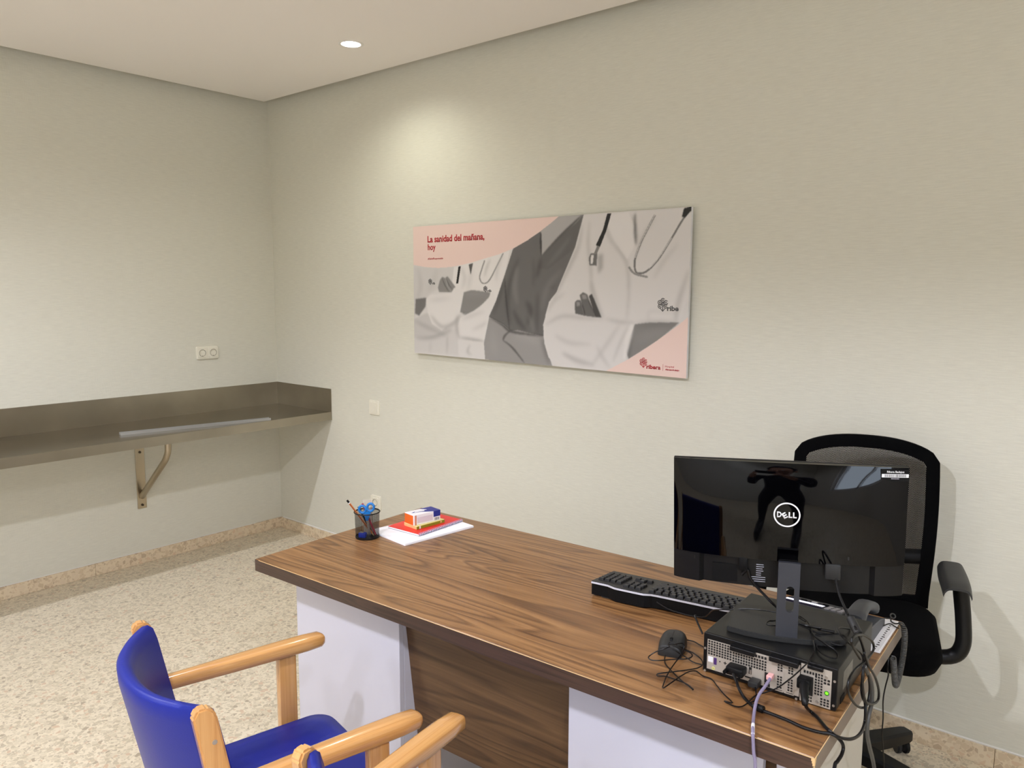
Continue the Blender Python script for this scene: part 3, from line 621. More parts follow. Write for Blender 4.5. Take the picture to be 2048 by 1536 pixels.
chip.box(0.0, 0.0016, -0.0016, DD*0.99, DZ-0.0018, DZ-0.0006, 0.0004, 1, Matrix.Translation((DW_-0.0002, 0.0, 0)))
chip.box(0.02, DW_, -0.0016, 0.0, DZ-0.0016, DZ-0.0006)
for z, w in ((0.7285, 0.006), (0.724, 0.0045), (0.719, 0.0032), (0.712, 0.0022), (0.702, 0.0016)): chip.box(DW_-w, DW_+0.0012, -0.0014, w*1.6, z-0.006, z, 0.0008, 1)
obj('worn_edge', chip, M_CHIP, top, smooth=0)['label'] = 'bare pale edge where the coating is chipped'
V0 = 0.07; ZB = DZ-T_
obj('front_panel', MB().box(0.114, 0.577, V0, V0+0.018, 0.012, ZB, 0.001, 1), M_WHITE, t, smooth=0)
obj('front_panel', MB().box(1.150, 1.617, V0, V0+0.018, 0.012, ZB, 0.001, 1), M_WHITE, t, smooth=0)
obj('side_panel', MB().box(0.096, 0.1135, V0+0.012, 0.66, 0.0, ZB, 0.001, 1), M_WHITE, t, smooth=0)
obj('side_panel', MB().box(0.560, 0.577, V0+0.019, 0.62, 0.0, ZB, 0.001, 1), M_WHITE, t, smooth=0)
obj('side_panel', MB().box(1.150, 1.168, V0+0.019, 0.60, 0.0, ZB, 0.001, 1), M_WHITE, t, smooth=0)
obj('side_panel', MB().box(1.644, 1.670, V0, 0.552, 0.0, ZB, 0.001, 1), M_WHITE, t, smooth=0)
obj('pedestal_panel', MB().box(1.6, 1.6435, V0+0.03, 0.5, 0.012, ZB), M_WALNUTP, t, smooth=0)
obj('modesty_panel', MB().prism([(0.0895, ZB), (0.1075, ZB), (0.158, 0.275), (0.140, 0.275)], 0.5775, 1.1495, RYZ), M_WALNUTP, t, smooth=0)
obj('drawer_back', MB().box(1.671, 1.689, 0.10, 0.60, 0.10, 0.62, 0.002, 1), mat('pale_grey_board', (196, 192, 182), 0.5, bump=0.03), t, smooth=0)
def on_desk(name, label, cat, u, v, z=DZ, rot=0.0, group=None): return thing(name, label, cat, DWp(u, v, z), DTH+rot, group)
# ------------------------------------------------------------------ pen cup and what stands in it
CX, CY = 2.392, -1.225
M_WIRE = mat('black_wire_mesh', (24, 24, 26), 0.45, 0.4, bump=0.02)
def wire_sheet(fn, nu, nv, w, closed=True):
    """net of thin crossed strips following fn(i, j) -> (point, normal)"""
    mb = MB()
    for j in range(nv+1):
        rows = []
        for i in range(nu+1):
            p, n_ = fn(i/nu, j/nv); rows.append([p + Vector((0, 0, w/2)), p - Vector((0, 0, w/2))])
        mb.grid(rows)
    for i in range(nu if closed else nu+1):
        rows = []
        for j in range(nv+1):
            p, n_ = fn(i/nu, j/nv); q = n_.cross(Vector((0, 0, 1))).normalized(); rows.append([p+q*w/2+n_*0.0002, p-q*w/2+n_*0.0002])
        mb.grid(rows)
    return mb
t = thing('pen_cup', 'black wire mesh pen cup on the far left corner of the desk', 'pen cup', (CX, CY, DZ))
def cupfn(a, b):
    r = 0.040+0.0025*b; n_ = Vector((math.cos(2*PI*a), math.sin(2*PI*a), 0)); return n_*r+Vector((0, 0, 0.004+0.087*b)), n_
o = obj('mesh_wall', wire_sheet(cupfn, 96, 34, 0.0007), M_WIRE, t, smooth=0); o['kind'] = 'stuff'
obj('rim', MB().lathe([(0.0415, 0.090), (0.0425, 0.0885), (0.0445, 0.0885), (0.0455, 0.0905), (0.0445, 0.0925), (0.0425, 0.0925), (0.0415, 0.090)], 48), M_WIRE, t)
obj('base', MB().lathe([(0.0, 0.0), (0.040, 0.0), (0.0412, 0.002), (0.0412, 0.007), (0.0398, 0.007), (0.039, 0.002), (0.0, 0.002)], 48), M_WIRE, t)
def cup_tool(name, label, cat): return thing(name, label, cat, (CX, CY, DZ+0.0025))
CAM_R = Vector((0.767, 0.642, 0)); CAM_F = Vector((-0.642, 0.767, 0))      # picture-right and away, on the floor plane
t = cup_tool('pencil', 'orange and black striped pencil leaning left out of the pen cup', 'pencil')
A = CAM_R*0.022+CAM_F*0.006; B = -CAM_R*0.068+CAM_F*0.0+Vector((0, 0, 0.128)); dv = (B-A).normalized()
M_PENC = mat('pencil_orange', (206, 120, 62), 0.4, bump=0.02)
obj('shaft', MB().cyl(A+dv*0.012, B-dv*0.014, 0.0034, None, 6), M_PENC, t, smooth=0)
st = MB(); sd = dv.orthogonal().normalized()
for k in range(3):
    q = Matrix.Rotation(2*PI*k/3+PI/6, 3, dv) @ sd
    st.cyl(A+dv*0.03+q*0.0019, B-dv*0.015+q*0.0019, 0.0014, None, 6)
obj('stripe', st, M_BLACKP, t, smooth=0)
obj('point', MB().cyl(A, A+dv*0.012, 0.0005, 0.0034, 8), M_CHIP, t)
e = obj('end_cap', MB().cyl(B-dv*0.0105, B, 0.0037, None, 8), M_BLACKM, t); obj('collar', MB().cyl(B-dv*0.014, B-dv*0.0105, 0.0038, None, 8), M_PRINTW, e)
t = cup_tool('scissors', 'scissors with bright blue ring handles standing in the pen cup', 'scissors')
M_SCIS = mat('blue_handle', (24, 118, 196), 0.35, bump=0.02)
FR = Matrix((CAM_R, Vector((0, 0, 1)), -CAM_F)).transposed().to_4x4()     # XY polygon -> facing the camera
def oval(cx, cz, a, b, w, rot=0.0):
    out = MB(); n = 24
    P = lambda k, da: (cx+(a+da)*math.cos(2*PI*k/n)*math.cos(rot)-(b+da)*math.sin(2*PI*k/n)*math.sin(rot), cz+(a+da)*math.cos(2*PI*k/n)*math.sin(rot)+(b+da)*math.sin(2*PI*k/n)*math.cos(rot))
    pts = [FR @ Vector((*P(k, 0), 0)) for k in range(n)]
    rows = []
    for k in range(n):
        x, z = P(k, 0); nx, nz = x-cx, z-cz; l = math.hypot(nx, nz); nx, nz = nx/l, nz/l
        rows.append([FR @ Vector((x+nx*w*math.cos(q), z+nz*w*math.cos(q), w*0.9*math.sin(q))) for q in [2*PI*j/8 for j in range(8)]])
    out.grid(rows+[rows[0]], True); bmesh.ops.remove_doubles(out.bm, verts=list(out.bm.verts), dist=1e-6); return out
obj('handle', oval(-0.0155, 0.096, 0.0115, 0.0125, 0.0044, 0.3), M_SCIS, t); obj('handle', oval(0.0125, 0.103, 0.0115, 0.0135, 0.0044, -0.2), M_SCIS, t)
obj('shank', MB().prism([(-0.013, 0.085), (0.004, 0.089), (0.014, 0.089), (0.008, 0.068), (0.003, 0.055), (-0.004, 0.056), (-0.008, 0.070)], -0.003, 0.003, FR, 0.001), M_SCIS, t)
obj('blade', MB().prism([(-0.003, 0.057), (0.005, 0.057), (0.012, 0.008), (0.010, 0.003)], -0.0012, 0.0, FR), M_SCREW, t, smooth=0); obj('blade', MB().prism([(-0.004, 0.057), (0.004, 0.057), (0.007, 0.006), (0.006, 0.002)], 0.0, 0.0012, FR), M_SCREW, t, smooth=0)
t = tag(obj('red_pen', MB().cyl((0, 0, 0), CAM_R*-0.045+Vector((0, 0, 0.112)), 0.0036, None, 10), mat('red_pen', (170, 52, 70), 0.35, bump=0.01)), 'dull red pen behind the scissors in the pen cup', 'pen'); t.location = Vector((CX, CY, DZ+0.004))+CAM_R*0.027+CAM_F*0.012
t = tag(obj('black_pen', MB().cyl((0, 0, 0), CAM_R*-0.05+CAM_F*0.004+Vector((0, 0, 0.098)), 0.0034, None, 10), M_BLACKP), 'dark pen beside the striped pencil in the pen cup', 'pen'); t.location = Vector((CX, CY, DZ+0.004))+CAM_R*0.016+CAM_F*0.016
t = thing('ruler', 'clear plastic ruler standing at the back of the pen cup', 'ruler', Vector((CX, CY, DZ+0.003))+CAM_F*0.022)
mcl = mat('clear_plastic', (214, 206, 190), 0.15, bump=0.0); mcl.node_tree.nodes['Principled BSDF'].inputs['Alpha'].default_value = 0.38
obj('blade', MB().prism([(-0.016, 0), (0.016, 0), (0.013, 0.126), (-0.019, 0.124)], -0.0008, 0.0008, FR), mcl, t, smooth=0)
mk = MB()
for k in range(24): mk.prism([(0.010-0.0001*k, 0.004+k*0.005), (0.0145-0.0001*k, 0.004+k*0.005), (0.0145-0.0001*k, 0.0046+k*0.005), (0.010-0.0001*k, 0.0046+k*0.005)], 0.0009, 0.0011, FR)
obj('scale_marks', mk, mat('red_marks', (196, 70, 60), 0.5, bump=0.01), t, smooth=0)['kind'] = 'stuff'
t = thing('sharpener', 'small bright blue pencil sharpener lying in the bottom of the pen cup', 'sharpener', Vector((CX, CY, DZ+0.0025))-CAM_R*0.014-CAM_F*0.012)
obj('body', MB().box(-0.013, 0.013, -0.009, 0.009, 0, 0.018, 0.003, 2, Matrix.Rotation(0.5, 4, 'Z')), mat('blue_plastic', (22, 60, 190), 0.3, bump=0.02), t)
obj('blade', MB().box(-0.010, 0.004, -0.006, 0.006, 0.0181, 0.019, 0.0, 1, Matrix.Rotation(0.5, 4, 'Z')), M_SCREW, t, smooth=0)
# ------------------------------------------------------------------ papers, notebook, boxes
t = thing('paper_pad', 'white letter paper pad lying under the red notebook', 'paper pad', (2.476, -1.044, DZ), math.radians(83.4))
obj('sheets', MB().box(-0.152, 0.152, -0.106, 0.106, 0, 0.0055, 0.0006, 1), M_PAPER, t, smooth=0)
obj('top_sheet', MB().box(-0.150, 0.152, -0.1045, 0.1055, 0.0060, 0.0072, 0.0003, 1), M_PAPER, t, smooth=0)
NZ = DZ+0.0074
t = thing('spiral_notebook', 'red covered spiral notebook on the white paper pad', 'notebook', (2.457, -1.010, NZ), math.radians(92))
obj('pages', MB().box(-0.112, 0.112, -0.076, 0.074, 0.0008, 0.0058, 0.0003, 1), M_PAPER, t, smooth=0)
obj('cover', MB().box(-0.113, 0.113, -0.0795, 0.0765, 0.0060, 0.0072, 0.0004, 1), M_REDC, t, smooth=0)
obj('back_cover', MB().box(-0.113, 0.113, -0.0795, 0.0765, 0.0, 0.0007, 0.0002, 1), mat('notebook_board', (120, 116, 130), 0.6, bump=0.02), t, smooth=0)
M_SPIR = mat('spiral_wire', (168, 168, 196), 0.3, 0.3, bump=0.01)
for k in range(27):
    x = -0.108+k*0.0083
    obj('spiral_ring', MB().tube([(x+0.0008*math.sin(q), -0.0775+0.0056*math.cos(q), 0.0038+0.0052*math.sin(q)) for q in [2*PI*j/10 for j in range(11)]], 0.0011, 5, 1), M_SPIR, t)
YZ0 = NZ+0.0073
t = thing('flat_box', 'flat yellow and olive cardboard box between the red notebook and the eraser box', 'box', (2.466, -1.023, YZ0), math.radians(85))
M_YEL = mat('pale_yellow_card', (240, 228, 150), 0.5, bump=0.02); M_OLI = mat('olive_card', (136, 138, 30), 0.5, bump=0.02); M_ORG = mat('orange_card', (226, 104, 28), 0.45, bump=0.02); M_CREAM = mat('peach_card', (240, 190, 130), 0.5, bump=0.02)
obj('carton', MB().box(-0.064, 0.064, -0.036, 0.036, 0.0, 0.0115, 0.0005, 1), M_YEL, t, smooth=0)
obj('side_print', MB().box(-0.064, 0.064, -0.0363, -0.0359, 0.0006, 0.0105), M_OLI, t, smooth=0)
obj('end_print', MB().box(-0.0643, -0.0639, -0.0355, 0.0355, 0.0006, 0.0105), M_CREAM, t, smooth=0)
obj('label_patch', MB().box(-0.052, -0.046, -0.0366, -0.0362, 0.0006, 0.0115), M_PRINTW, t, smooth=0); obj('label_patch', MB().box(0.044, 0.050, -0.0366, -0.0362, 0.003, 0.009), M_CREAM, t, smooth=0)
t = thing('eraser_box', 'white carton with orange end and navy blue corner on top of the stack', 'box', (2.4635, -1.030, YZ0+0.0117), math.radians(82))
bx, by, bh = 0.0575, 0.029, 0.037
M_NAVY = mat('navy_card', (26, 36, 132), 0.4, bump=0.02); M_CARDW = mat('white_card', (236, 234, 236), 0.45, bump=0.02); M_PINKP = mat('pale_lilac_print', (216, 206, 214), 0.5, bump=0.01); M_PEACH = mat('salmon_print', (206, 140, 110), 0.5, bump=0.01)
obj('carton', MB().box(-bx, bx, -by, by, 0, bh, 0.0006, 1), M_CARDW, t, smooth=0)
obj('end_print', MB().box(-bx-0.0003, -bx+0.0002, -by+0.005, by-0.001, 0.001, bh-0.002), M_ORG, t, smooth=0)
obj('stripe', MB().box(-bx+0.004, -bx+0.011, -by-0.0003, -by+0.0001, 0.001, bh-0.001), M_PEACH, t, smooth=0)
obj('navy_print', MB().box(bx-0.030, bx+0.0003, -by-0.0003, -by+0.0001, 0.016, bh), M_NAVY, t, smooth=0)
obj('navy_print', MB().box(bx-0.0002, bx+0.0003, -by, by, 0.016, bh), M_NAVY, t, smooth=0)
obj('navy_print', MB().prism([(bx+0.0003, -by-0.0003), (bx+0.0003, by), (bx-0.050, by), (bx-0.032, 0.004), (-bx+0.030, 0.012), (-bx+0.012, 0.004), (-0.01, -0.006), (bx-0.030, -by-0.0003)], bh, bh+0.0003), M_NAVY, t, smooth=0)
obj('window_print', MB().prism([(-bx+0.024, 0.002), (0.006, -0.004), (0.010, 0.004), (-bx+0.030, 0.010)], bh+0.0003, bh+0.0005), M_CARDW, t, smooth=0)
obj('text_panel', MB().box(-bx+0.014, bx-0.034, -by-0.0003, -by+0.0001, 0.006, bh-0.010), M_PINKP, t, smooth=0)
bc = MB()
for k in range(9): bc.box(bx-0.025+k*0.0024, bx-0.025+k*0.0024+random.choice((0.0008, 0.0014)), -by-0.0004, -by, 0.003, 0.013)
o = obj('barcode', bc, M_INKG, t, smooth=0); o['kind'] = 'stuff'
# ------------------------------------------------------------------ keyboard
t = on_desk('keyboard', 'black wired keyboard with silver edge lying behind the computer tower', 'keyboard', 1.0035, 0.4025, DZ, math.radians(6.6))
KL, KD = 0.455, 0.150
def kz(y): return 0.0445-0.0185*(y/KD)
prof = [(0.0, 0.0), (0.05, -0.001), (0.075, -0.013), (0.085, -0.0145), (0.15, -0.0145), (0.160, -0.013), (0.178, -0.002), (0.2, 0.0), (KL, 0.0)]
xs_ = [p[0] for p in prof]
def shell(off, za, zb, y1):
    mb = MB(); lo, hi = [], []
    poly = [(x, y+off) for x, y in prof] + [(KL-0.003, y1), (0.003, y1)]
    lo = [(x, min(y, y1), za(y)) for x, y in poly]; hi = [(x, y, zb(y)) for x, y in poly]
    mb.bm.faces.new([mb.bm.verts.new(p) for p in hi]); mb.bm.faces.new([mb.bm.verts.new(p) for p in reversed(lo)])
    mb.grid([lo, hi], True); bmesh.ops.remove_doubles(mb.bm, verts=list(mb.bm.verts), dist=1e-6); return mb
obj('body', shell(0.004, lambda y: 0.004, lambda y: kz(y)-0.004, KD), M_BLACKM, t, smooth=20)
obj('silver_trim', shell(0.0, lambda y: kz(y)-0.0075, lambda y: kz(y)-0.0028, 0.03), M_SILVER, t, smooth=20)
obj('top_shell', shell(0.0025, lambda y: kz(y)-0.0045, lambda y: kz(y)-0.0008, KD+0.001), M_GREYP, t, smooth=20)
obj('foot', MB().box(0.03, 0.055, 0.004, 0.016, 0.0, 0.008, 0.001, 1), M_GREYP, t); obj('foot', MB().box(KL-0.055, KL-0.03, 0.004, 0.016, 0.0, 0.008, 0.001, 1), M_GREYP, t)
KT = Matrix.Rotation(-math.atan(0.0185/KD), 4, 'X')
def key_mesh(w, d_=0.0150):
    mb = MB(); h = 0.0072
    mb.loft([[(sx*w/2, sy*d_/2, 0) for sx, sy in ((-1, -1), (1, -1), (1, 1), (-1, 1))], [(sx*(w/2-0.0014), sy*(d_/2-0.0012), h*0.8) for sx, sy in ((-1, -1), (1, -1), (1, 1), (-1, 1))], [(sx*(w/2-0.0026), sy*(d_/2-0.0022), h) for sx, sy in ((-1, -1), (1, -1), (1, 1), (-1, 1))]])
    me_ = bpy.data.meshes.new('key'); bmesh.ops.recalc_face_normals(mb.bm, faces=list(mb.bm.faces)); mb.bm.to_mesh(me_); mb.bm.free(); me_.materials.append(M_KEY); return me_
bed = MB()
bed.grid([[(0.164, 0.0255, kz(0.0255)-0.0006), (0.436, 0.0255, kz(0.0255)-0.0006)], [(0.164, 0.1105, kz(0.1105)-0.0006), (0.436, 0.1105, kz(0.1105)-0.0006)]])
obj('key_bed', bed, mat('pale_grey_bed', (150, 150, 156), 0.45, bump=0.02), t, smooth=0)
kmesh = {}
def key(x, y, w):
    w = round(w, 4)
    if w not in kmesh: kmesh[w] = key_mesh(w)
    o = bpy.data.objects.new('key', kmesh[w]); COL.objects.link(o); o.parent = t
    o.location = (x, y, kz(y)-0.0009); o.rotation_euler = (-math.atan(0.0185/KD), 0, 0)
PI_ = 0.0178
rows_y = [0.013, 0.034, 0.051, 0.068, 0.085, 0.102]
for r_, y in enumerate(rows_y):
    if r_ > 0:
        for c_ in range(4): key(0.018+c_*PI_, y, 0.0158)
    if r_ in (0, 1, 2, 4, 5):
        for c_ in range(3):
            if r_ == 4 and c_ != 1: continue
            key(0.101+c_*PI_, y, 0.0158)
    x = 0.166
    widths = {0: [1]*13, 1: [1]*13+[2], 2: [1.5]+[1]*12+[1.5], 3: [2.2]+[1]*11+[1.8], 4: [2.6]+[1]*10+[2.3], 5: [1.3, 1.3, 1.3, 6.2, 1.3, 1.3, 1.3]}[r_]
    if r_ == 0:
        for c_ in range(13): key(x+PI_*(0.5+c_*1.14), y, 0.0158)
    else:
        for w_ in widths:
            k_ = 15.0/sum(widths); key(x+w_*k_*PI_/2, y, w_*k_*PI_-0.0026); x += w_*k_*PI_
obj('cable', MB().tube([t.matrix_basis.inverted() @ DWp(*p) for p in [(1.20, 0.416, 0.757), (1.25, 0.405, 0.75), (1.33, 0.408, 0.752), (1.38, 0.36, 0.80), (1.4192, 0.3081, 0.829), (1.4427, 0.3216, 0.831), (1.4714, 0.3295, 0.838), (1.5035, 0.3355, 0.842), (1.5357, 0.3442, 0.842), (1.58, 0.352, 0.842), (1.61, 0.335, 0.842)]], 0.0015, 6, 4), M_CABLE, t)
# ------------------------------------------------------------------ computer tower (lying flat), rear side to the room
PW_, PDp, PH = 0.287, 0.290, 0.0926
t = on_desk('computer_tower', 'black slim desktop computer lying flat with its socket side facing the room', 'computer', 1.5775, 0.329, DZ, 0.004)
x0, yb = -PW_/2, -PDp/2
obj('case', MB().box(x0, -x0, yb+0.003, -yb, 0.004, PH, 0.002, 2), M_CASE, t, smooth=0)
obj('rear_frame', MB().box(x0, -x0, yb, yb+0.004, 0.003, PH-0.0005, 0.001, 1), M_BLACKP, t, smooth=0)
for sx in (-1, 1):
    for sy in (-1, 1): obj('foot', MB().cyl((sx*0.12, sy*0.12, 0), (sx*0.12, sy*0.12, 0.0042), 0.010, None, 14), M_BLACKM, t)
def bp_(s): return x0+s*PW_
def bz(t_): return PH*(1-t_)
def slab(name, s0, s1, t0, t1, m_, d=0.0012, base=0.0, parent=None, bev=0.0):
    return obj(name, MB().box(bp_(s0), bp_(s1), yb-base-d, yb-base+0.0002, bz(t1), bz(t0), bev, 1), m_, parent or t, smooth=0)
plt_ = slab('rear_plate', 0.033, 0.742, 0.14, 0.885, M_BACKPL, 0.0008)
psu = slab('power_supply', 0.748, 0.962, 0.075, 0.955, M_BACKPL, 0.001)
def vent(name, s0, s1, t0, t1, nx, nz, parent, fill_=0.70):
    mb = MB(); W_, H_ = (s1-s0)*PW_, (t1-t0)*PH
    for i in range(nx):
        for j in range(nz):
            cx, cz = bp_(s0)+W_*(i+.5)/nx, bz(t1)+H_*(j+.5)/nz; a, b = W_/nx*fill_/2, H_/nz*fill_/2
            mb.prism([(cx-a, cz-b), (cx+a, cz-b), (cx+a, cz+b), (cx-a, cz+b)], -yb+0.0009, -yb+0.0012, RX)
    o_ = obj(name, mb, M_HOLE, parent, smooth=0); o_['kind'] = 'stuff'; return o_
vent('vent_holes', 0.037, 0.232, 0.15, 0.52, 9, 6, plt_); vent('vent_holes', 0.234, 0.50, 0.27, 0.53, 13, 4, plt_)
vent('vent_holes', 0.405, 0.50, 0.17, 0.262, 4, 1, plt_)
for s_, n_ in ((0.582, 0), (0.660, 1)):
    sc_ = slab('slot_cover', s_-0.026, s_+0.046, 0.15, 0.90, M_BACKPL, 0.0006, 0.0008, plt_)
    vent('vent_holes', s_-0.004, s_+0.038, 0.18, 0.42, 2, 4, sc_, .66).location.y = -0.0008; vent('vent_holes', s_-0.004, s_+0.038, 0.52, 0.83, 2, 5, sc_, .66).location.y = -0.0008
    slab('slot', s_-0.01, s_+0.04, 0.858, 0.872, M_HOLE, 0.0003, 0.0014, sc_)
vent('vent_holes', 0.765, 0.865, 0.20, 0.29, 5, 1, psu); vent('vent_holes', 0.845, 0.905, 0.20, 0.72, 3, 8, psu); vent('vent_holes', 0.905, 0.955, 0.28, 0.42, 2, 2, psu)
vent('vent_holes', 0.790, 0.835, 0.79, 0.93, 3, 2, psu); vent('vent_holes', 0.888, 0.955, 0.74, 0.93, 3, 3, psu)
def tab(s0, s1, t0, t1):
    o_ = obj('latch', MB().prism([(yb+0.001, bz(t0)), (yb-0.012, bz(t0)-0.002), (yb-0.0125, bz(t1)), (yb-0.010, bz(t1)-0.001), (yb+0.001, bz(t1)+0.002)], bp_(s0), bp_(s1), RYZ, 0.0006, 1), M_BLACKP, t, smooth=0)
    return o_
tab(0.225, 0.415, 0.085, 0.205); tab(0.525, 0.733, 0.055, 0.185)
slab('latch_bar', 0.795, 0.905, 0.05, 0.135, M_BLACKP, 0.006, 0.001, psu, 0.0012)
slab('sticker', 0.042, 0.082, 0.56, 0.70, M_PRINTW, 0.0002, 0.0008, plt_); slab('usb_port', 0.089, 0.112, 0.56, 0.73, mat('purple_port', (70, 44, 104), 0.4, bump=0.01), 0.0006, 0.0008, plt_)
obj('audio_jack', xf(MB().ring(0, 0, 0.0036, 0.0020, 0, 0.0012, 18), Matrix.Translation((bp_(0.088), yb-0.0008, bz(0.835))) @ RX), mat('yellow_green_ring', (206, 204, 120), 0.4, bump=0.01), plt_, smooth=0)
for s_ in (0.138, 0.222): obj('screw_hole', MB().cyl((bp_(s_), yb-0.0008, bz(0.62)), (bp_(s_), yb-0.0011, bz(0.62)), 0.0016, None, 10), M_HOLE, plt_)
cr = MB().box(bp_(0.18)-0.0036, bp_(0.18)+0.0036, yb-0.0011, yb-0.0007, bz(0.62)-0.0009, bz(0.62)+0.0009); cr.box(bp_(0.18)-0.0009, bp_(0.18)+0.0009, yb-0.0012, yb-0.0007, bz(0.62)-0.0034, bz(0.62)+0.0034); obj('cross_vent', cr, M_HOLE, plt_, smooth=0)
slab('video_port', 0.367, 0.389, 0.53, 0.70, M_HOLE, 0.0004, 0.0008, plt_); slab('usb_port', 0.372, 0.386, 0.59, 0.69, M_SCREW, 0.0004, 0.0012, plt_)
slab('slot', 0.338, 0.405, 0.775, 0.81, M_HOLE, 0.0004, 0.0008, plt_)
slab('network_port', 0.487, 0.527, 0.54, 0.79, M_HOLE, 0.0004, 0.0008, plt_); slab('network_port', 0.508, 0.527, 0.60, 0.70, mat('dark_red_port', (96, 30, 36), 0.4, bump=0.01), 0.0006, 0.0011, plt_)
slab('usb_port', 0.487, 0.53, 0.80, 0.875, M_HOLE, 0.0004, 0.0008, plt_)
slab('power_inlet', 0.748, 0.838, 0.33, 0.77, M_HOLE, 0.0020, 0.001, psu, 0.0006)
slab('lamp_frame', 0.915, 0.955, 0.44, 0.70, M_BACKPL, 0.0006, 0.001, psu)
obj('power_light', MB().cyl((bp_(0.934), yb-0.0012, bz(0.60)), (bp_(0.934), yb-0.0024, bz(0.60)), 0.0034, 0.003, 16), mat('green_light', (60, 220, 20), 0.3, emit=(0.16, 1.0, 0.02), estr=1.6), psu)
M_GL = mat('green_lens', (20, 90, 24), 0.3, bump=0.01); obj('light_bezel', xf(MB().ring(0, 0, 0.0048, 0.0014, 0, 0.0012, 18), Matrix.Translation((bp_(0.934), yb-0.0014, bz(0.60))) @ RX), M_GL, psu, smooth=0)
for s_, t_ in ((0.015, 0.39), (0.018, 0.955), (0.982, 0.285), (0.982, 0.845), (0.724, 0.955)): obj('screw', MB().cyl((bp_(s_), yb, bz(t_)), (bp_(s_), yb-0.0012, bz(t_)), 0.0027, None, 12), M_SCREW, t)
for s_, t_ in ((0.765, 0.19), (0.925, 0.235), (0.872, 0.865)): obj('screw', MB().cyl((bp_(s_), yb-0.001, bz(t_)), (bp_(s_), yb-0.003, bz(t_)), 0.0036, 0.003, 12), M_SCREW, psu)
obj('side_label', MB().box(-x0, -x0+0.0004, yb+0.045, yb+0.12, 0.03, 0.07), mat('silver_label', (120, 118, 112), 0.3, 0.5, var=0.3, vscale=90), t, smooth=0)
for y_ in (yb+0.03, -yb-0.06): obj('side_grip', MB().box(-x0-0.0005, -x0+0.0012, y_, y_+0.03, 0.006, 0.020, 0.0006, 1), M_BLACKM, t, smooth=0)
# ------------------------------------------------------------------ monitor standing on the tower, its back to the room
YM = math.radians(20.7)
t = on_desk('monitor', 'black computer monitor seen from behind standing on the computer tower', 'monitor', 1.5955, 0.248, DZ+PH+0.0002, YM)
base_pts = [(-0.125, 0.016), (-0.085, 0.000), (-0.04, -0.0075), (0.0, -0.0095), (0.04, -0.0075), (0.085, 0.000), (0.125, 0.016), (0.108, 0.15), (0.095, 0.158), (-0.095, 0.158), (-0.108, 0.15)]
obj('base', MB().prism(base_pts, 0.0, 0.0125, None, 0.002, 2), M_GREYP, t, smooth=30)
PWm = 0.0225
def post_part():
    xl, xr, cx_, r_ = -0.00425, 0.01225, 0.004, 0.00825
    mb = MB()
    mb.box(-PWm, xl, -0.006, 0.004, 0.0772, 0.1188); mb.box(xr, PWm, -0.006, 0.004, 0.0772, 0.1188)
    arc = [(cx_+r_*math.cos(a), r_*math.sin(a)) for a in [PI*k/12 for k in range(13)]]
    mb.prism([(x, 0.1188+z) for x, z in arc]+[(-PWm, 0.1188), (-PWm, 0.179), (PWm, 0.179), (PWm, 0.1188)], -0.004, 0.006, RX)
    mb.prism([(x, 0.0772-z) for x, z in arc]+[(-PWm, 0.0772), (-PWm, 0.0), (PWm, 0.0), (PWm, 0.0772)], -0.004, 0.006, RX)
    return mb
obj('post', post_part(), M_SLATE, t, smooth=0)
obj('post_arm', MB().box(-0.021, 0.021, 0.0, 0.055, 0.150, 0.172, 0.004, 2), M_BLACKM, t)
MWm, MHm = 0.488, 0.291
PM = Matrix.Translation((-0.009, 0.0676, 0.2432)) @ Matrix.Rotation(math.radians(4.0), 4, 'X') @ Matrix.Rotation(math.radians(-1.2), 4, 'Y')
def mpart(name, mb, m_, parent=None, smooth=30): return obj(name, xf(mb, PM), m_, parent or t, smooth=smooth)
ZS = -MHm/2+MHm*0.245
mpart('screen_frame', MB().box(-MWm/2, MWm/2, 0.0, 0.008, -MHm/2, MHm/2, 0.002, 2), M_BLACKP)
mpart('screen', MB().box(-MWm/2+0.006, MWm/2-0.006, 0.0079, 0.0086, -MHm/2+0.016, MHm/2-0.006), M_GLOSS, None, 0)
def backz(x, z):   # depth of the bulging rear shell
    a = 1-abs(x/(MWm/2))**2.6; b = 1-max(0.0, (z-0.02)/(MHm/2-0.02))**2.2
    return 0.004+0.030*max(0, a)**0.75*(0.35+0.65*max(0, b))
rows = []
NXm, NZm = 48, 24
for j in range(NZm+1):
    z = ZS+(MHm/2-0.001-ZS)*j/NZm
    rows.append([(x, -backz(x, z), z) for x in [-MWm/2+0.0005+(MWm-0.001)*i/NXm for i in range(NXm+1)]])
sh = MB(); vs = sh.grid(rows); bd = [e for e in sh.bm.edges if e.is_boundary]
g = bmesh.ops.extrude_edge_only(sh.bm, edges=bd)
for v in [e for e in g['geom'] if isinstance(e, bmesh.types.BMVert)]: v.co.y = 0.001
back = mpart('rear_shell', sh, M_GLOSS, None, 50)
rows = [[(x, -backz(x, ZS)+0.012 if abs(x) < 0.36*MWm else -backz(x, ZS)+0.0025, z) for x in [-MWm/2+0.001+(MWm-0.002)*i/50 for i in range(51)]] for z in (-MHm/2+0.002, -MHm/2+0.03, ZS)]
for r_ in rows:
    for k in range(len(r_)):
        r_[k] = (r_[k][0], min(r_[k][1], -0.002), r_[k][2])
lw = MB(); lw.grid(rows); bd = [e for e in lw.bm.edges if e.is_boundary]; g = bmesh.ops.extrude_edge_only(lw.bm, edges=bd)
for v in [e for e in g['geom'] if isinstance(e, bmesh.types.BMVert)]: v.co.y = 0.001
low = mpart('connector_cover', lw, M_BLACKP, None, 25)
lz = lambda x: -backz(x, ZS)+0.012
mpart('rating_label', MB().box(-0.155, -0.075, lz(0.11)-0.0006, lz(0.11)+0.001, -0.138, -0.096), M_BLACKM, low, 0)
tx = MB()
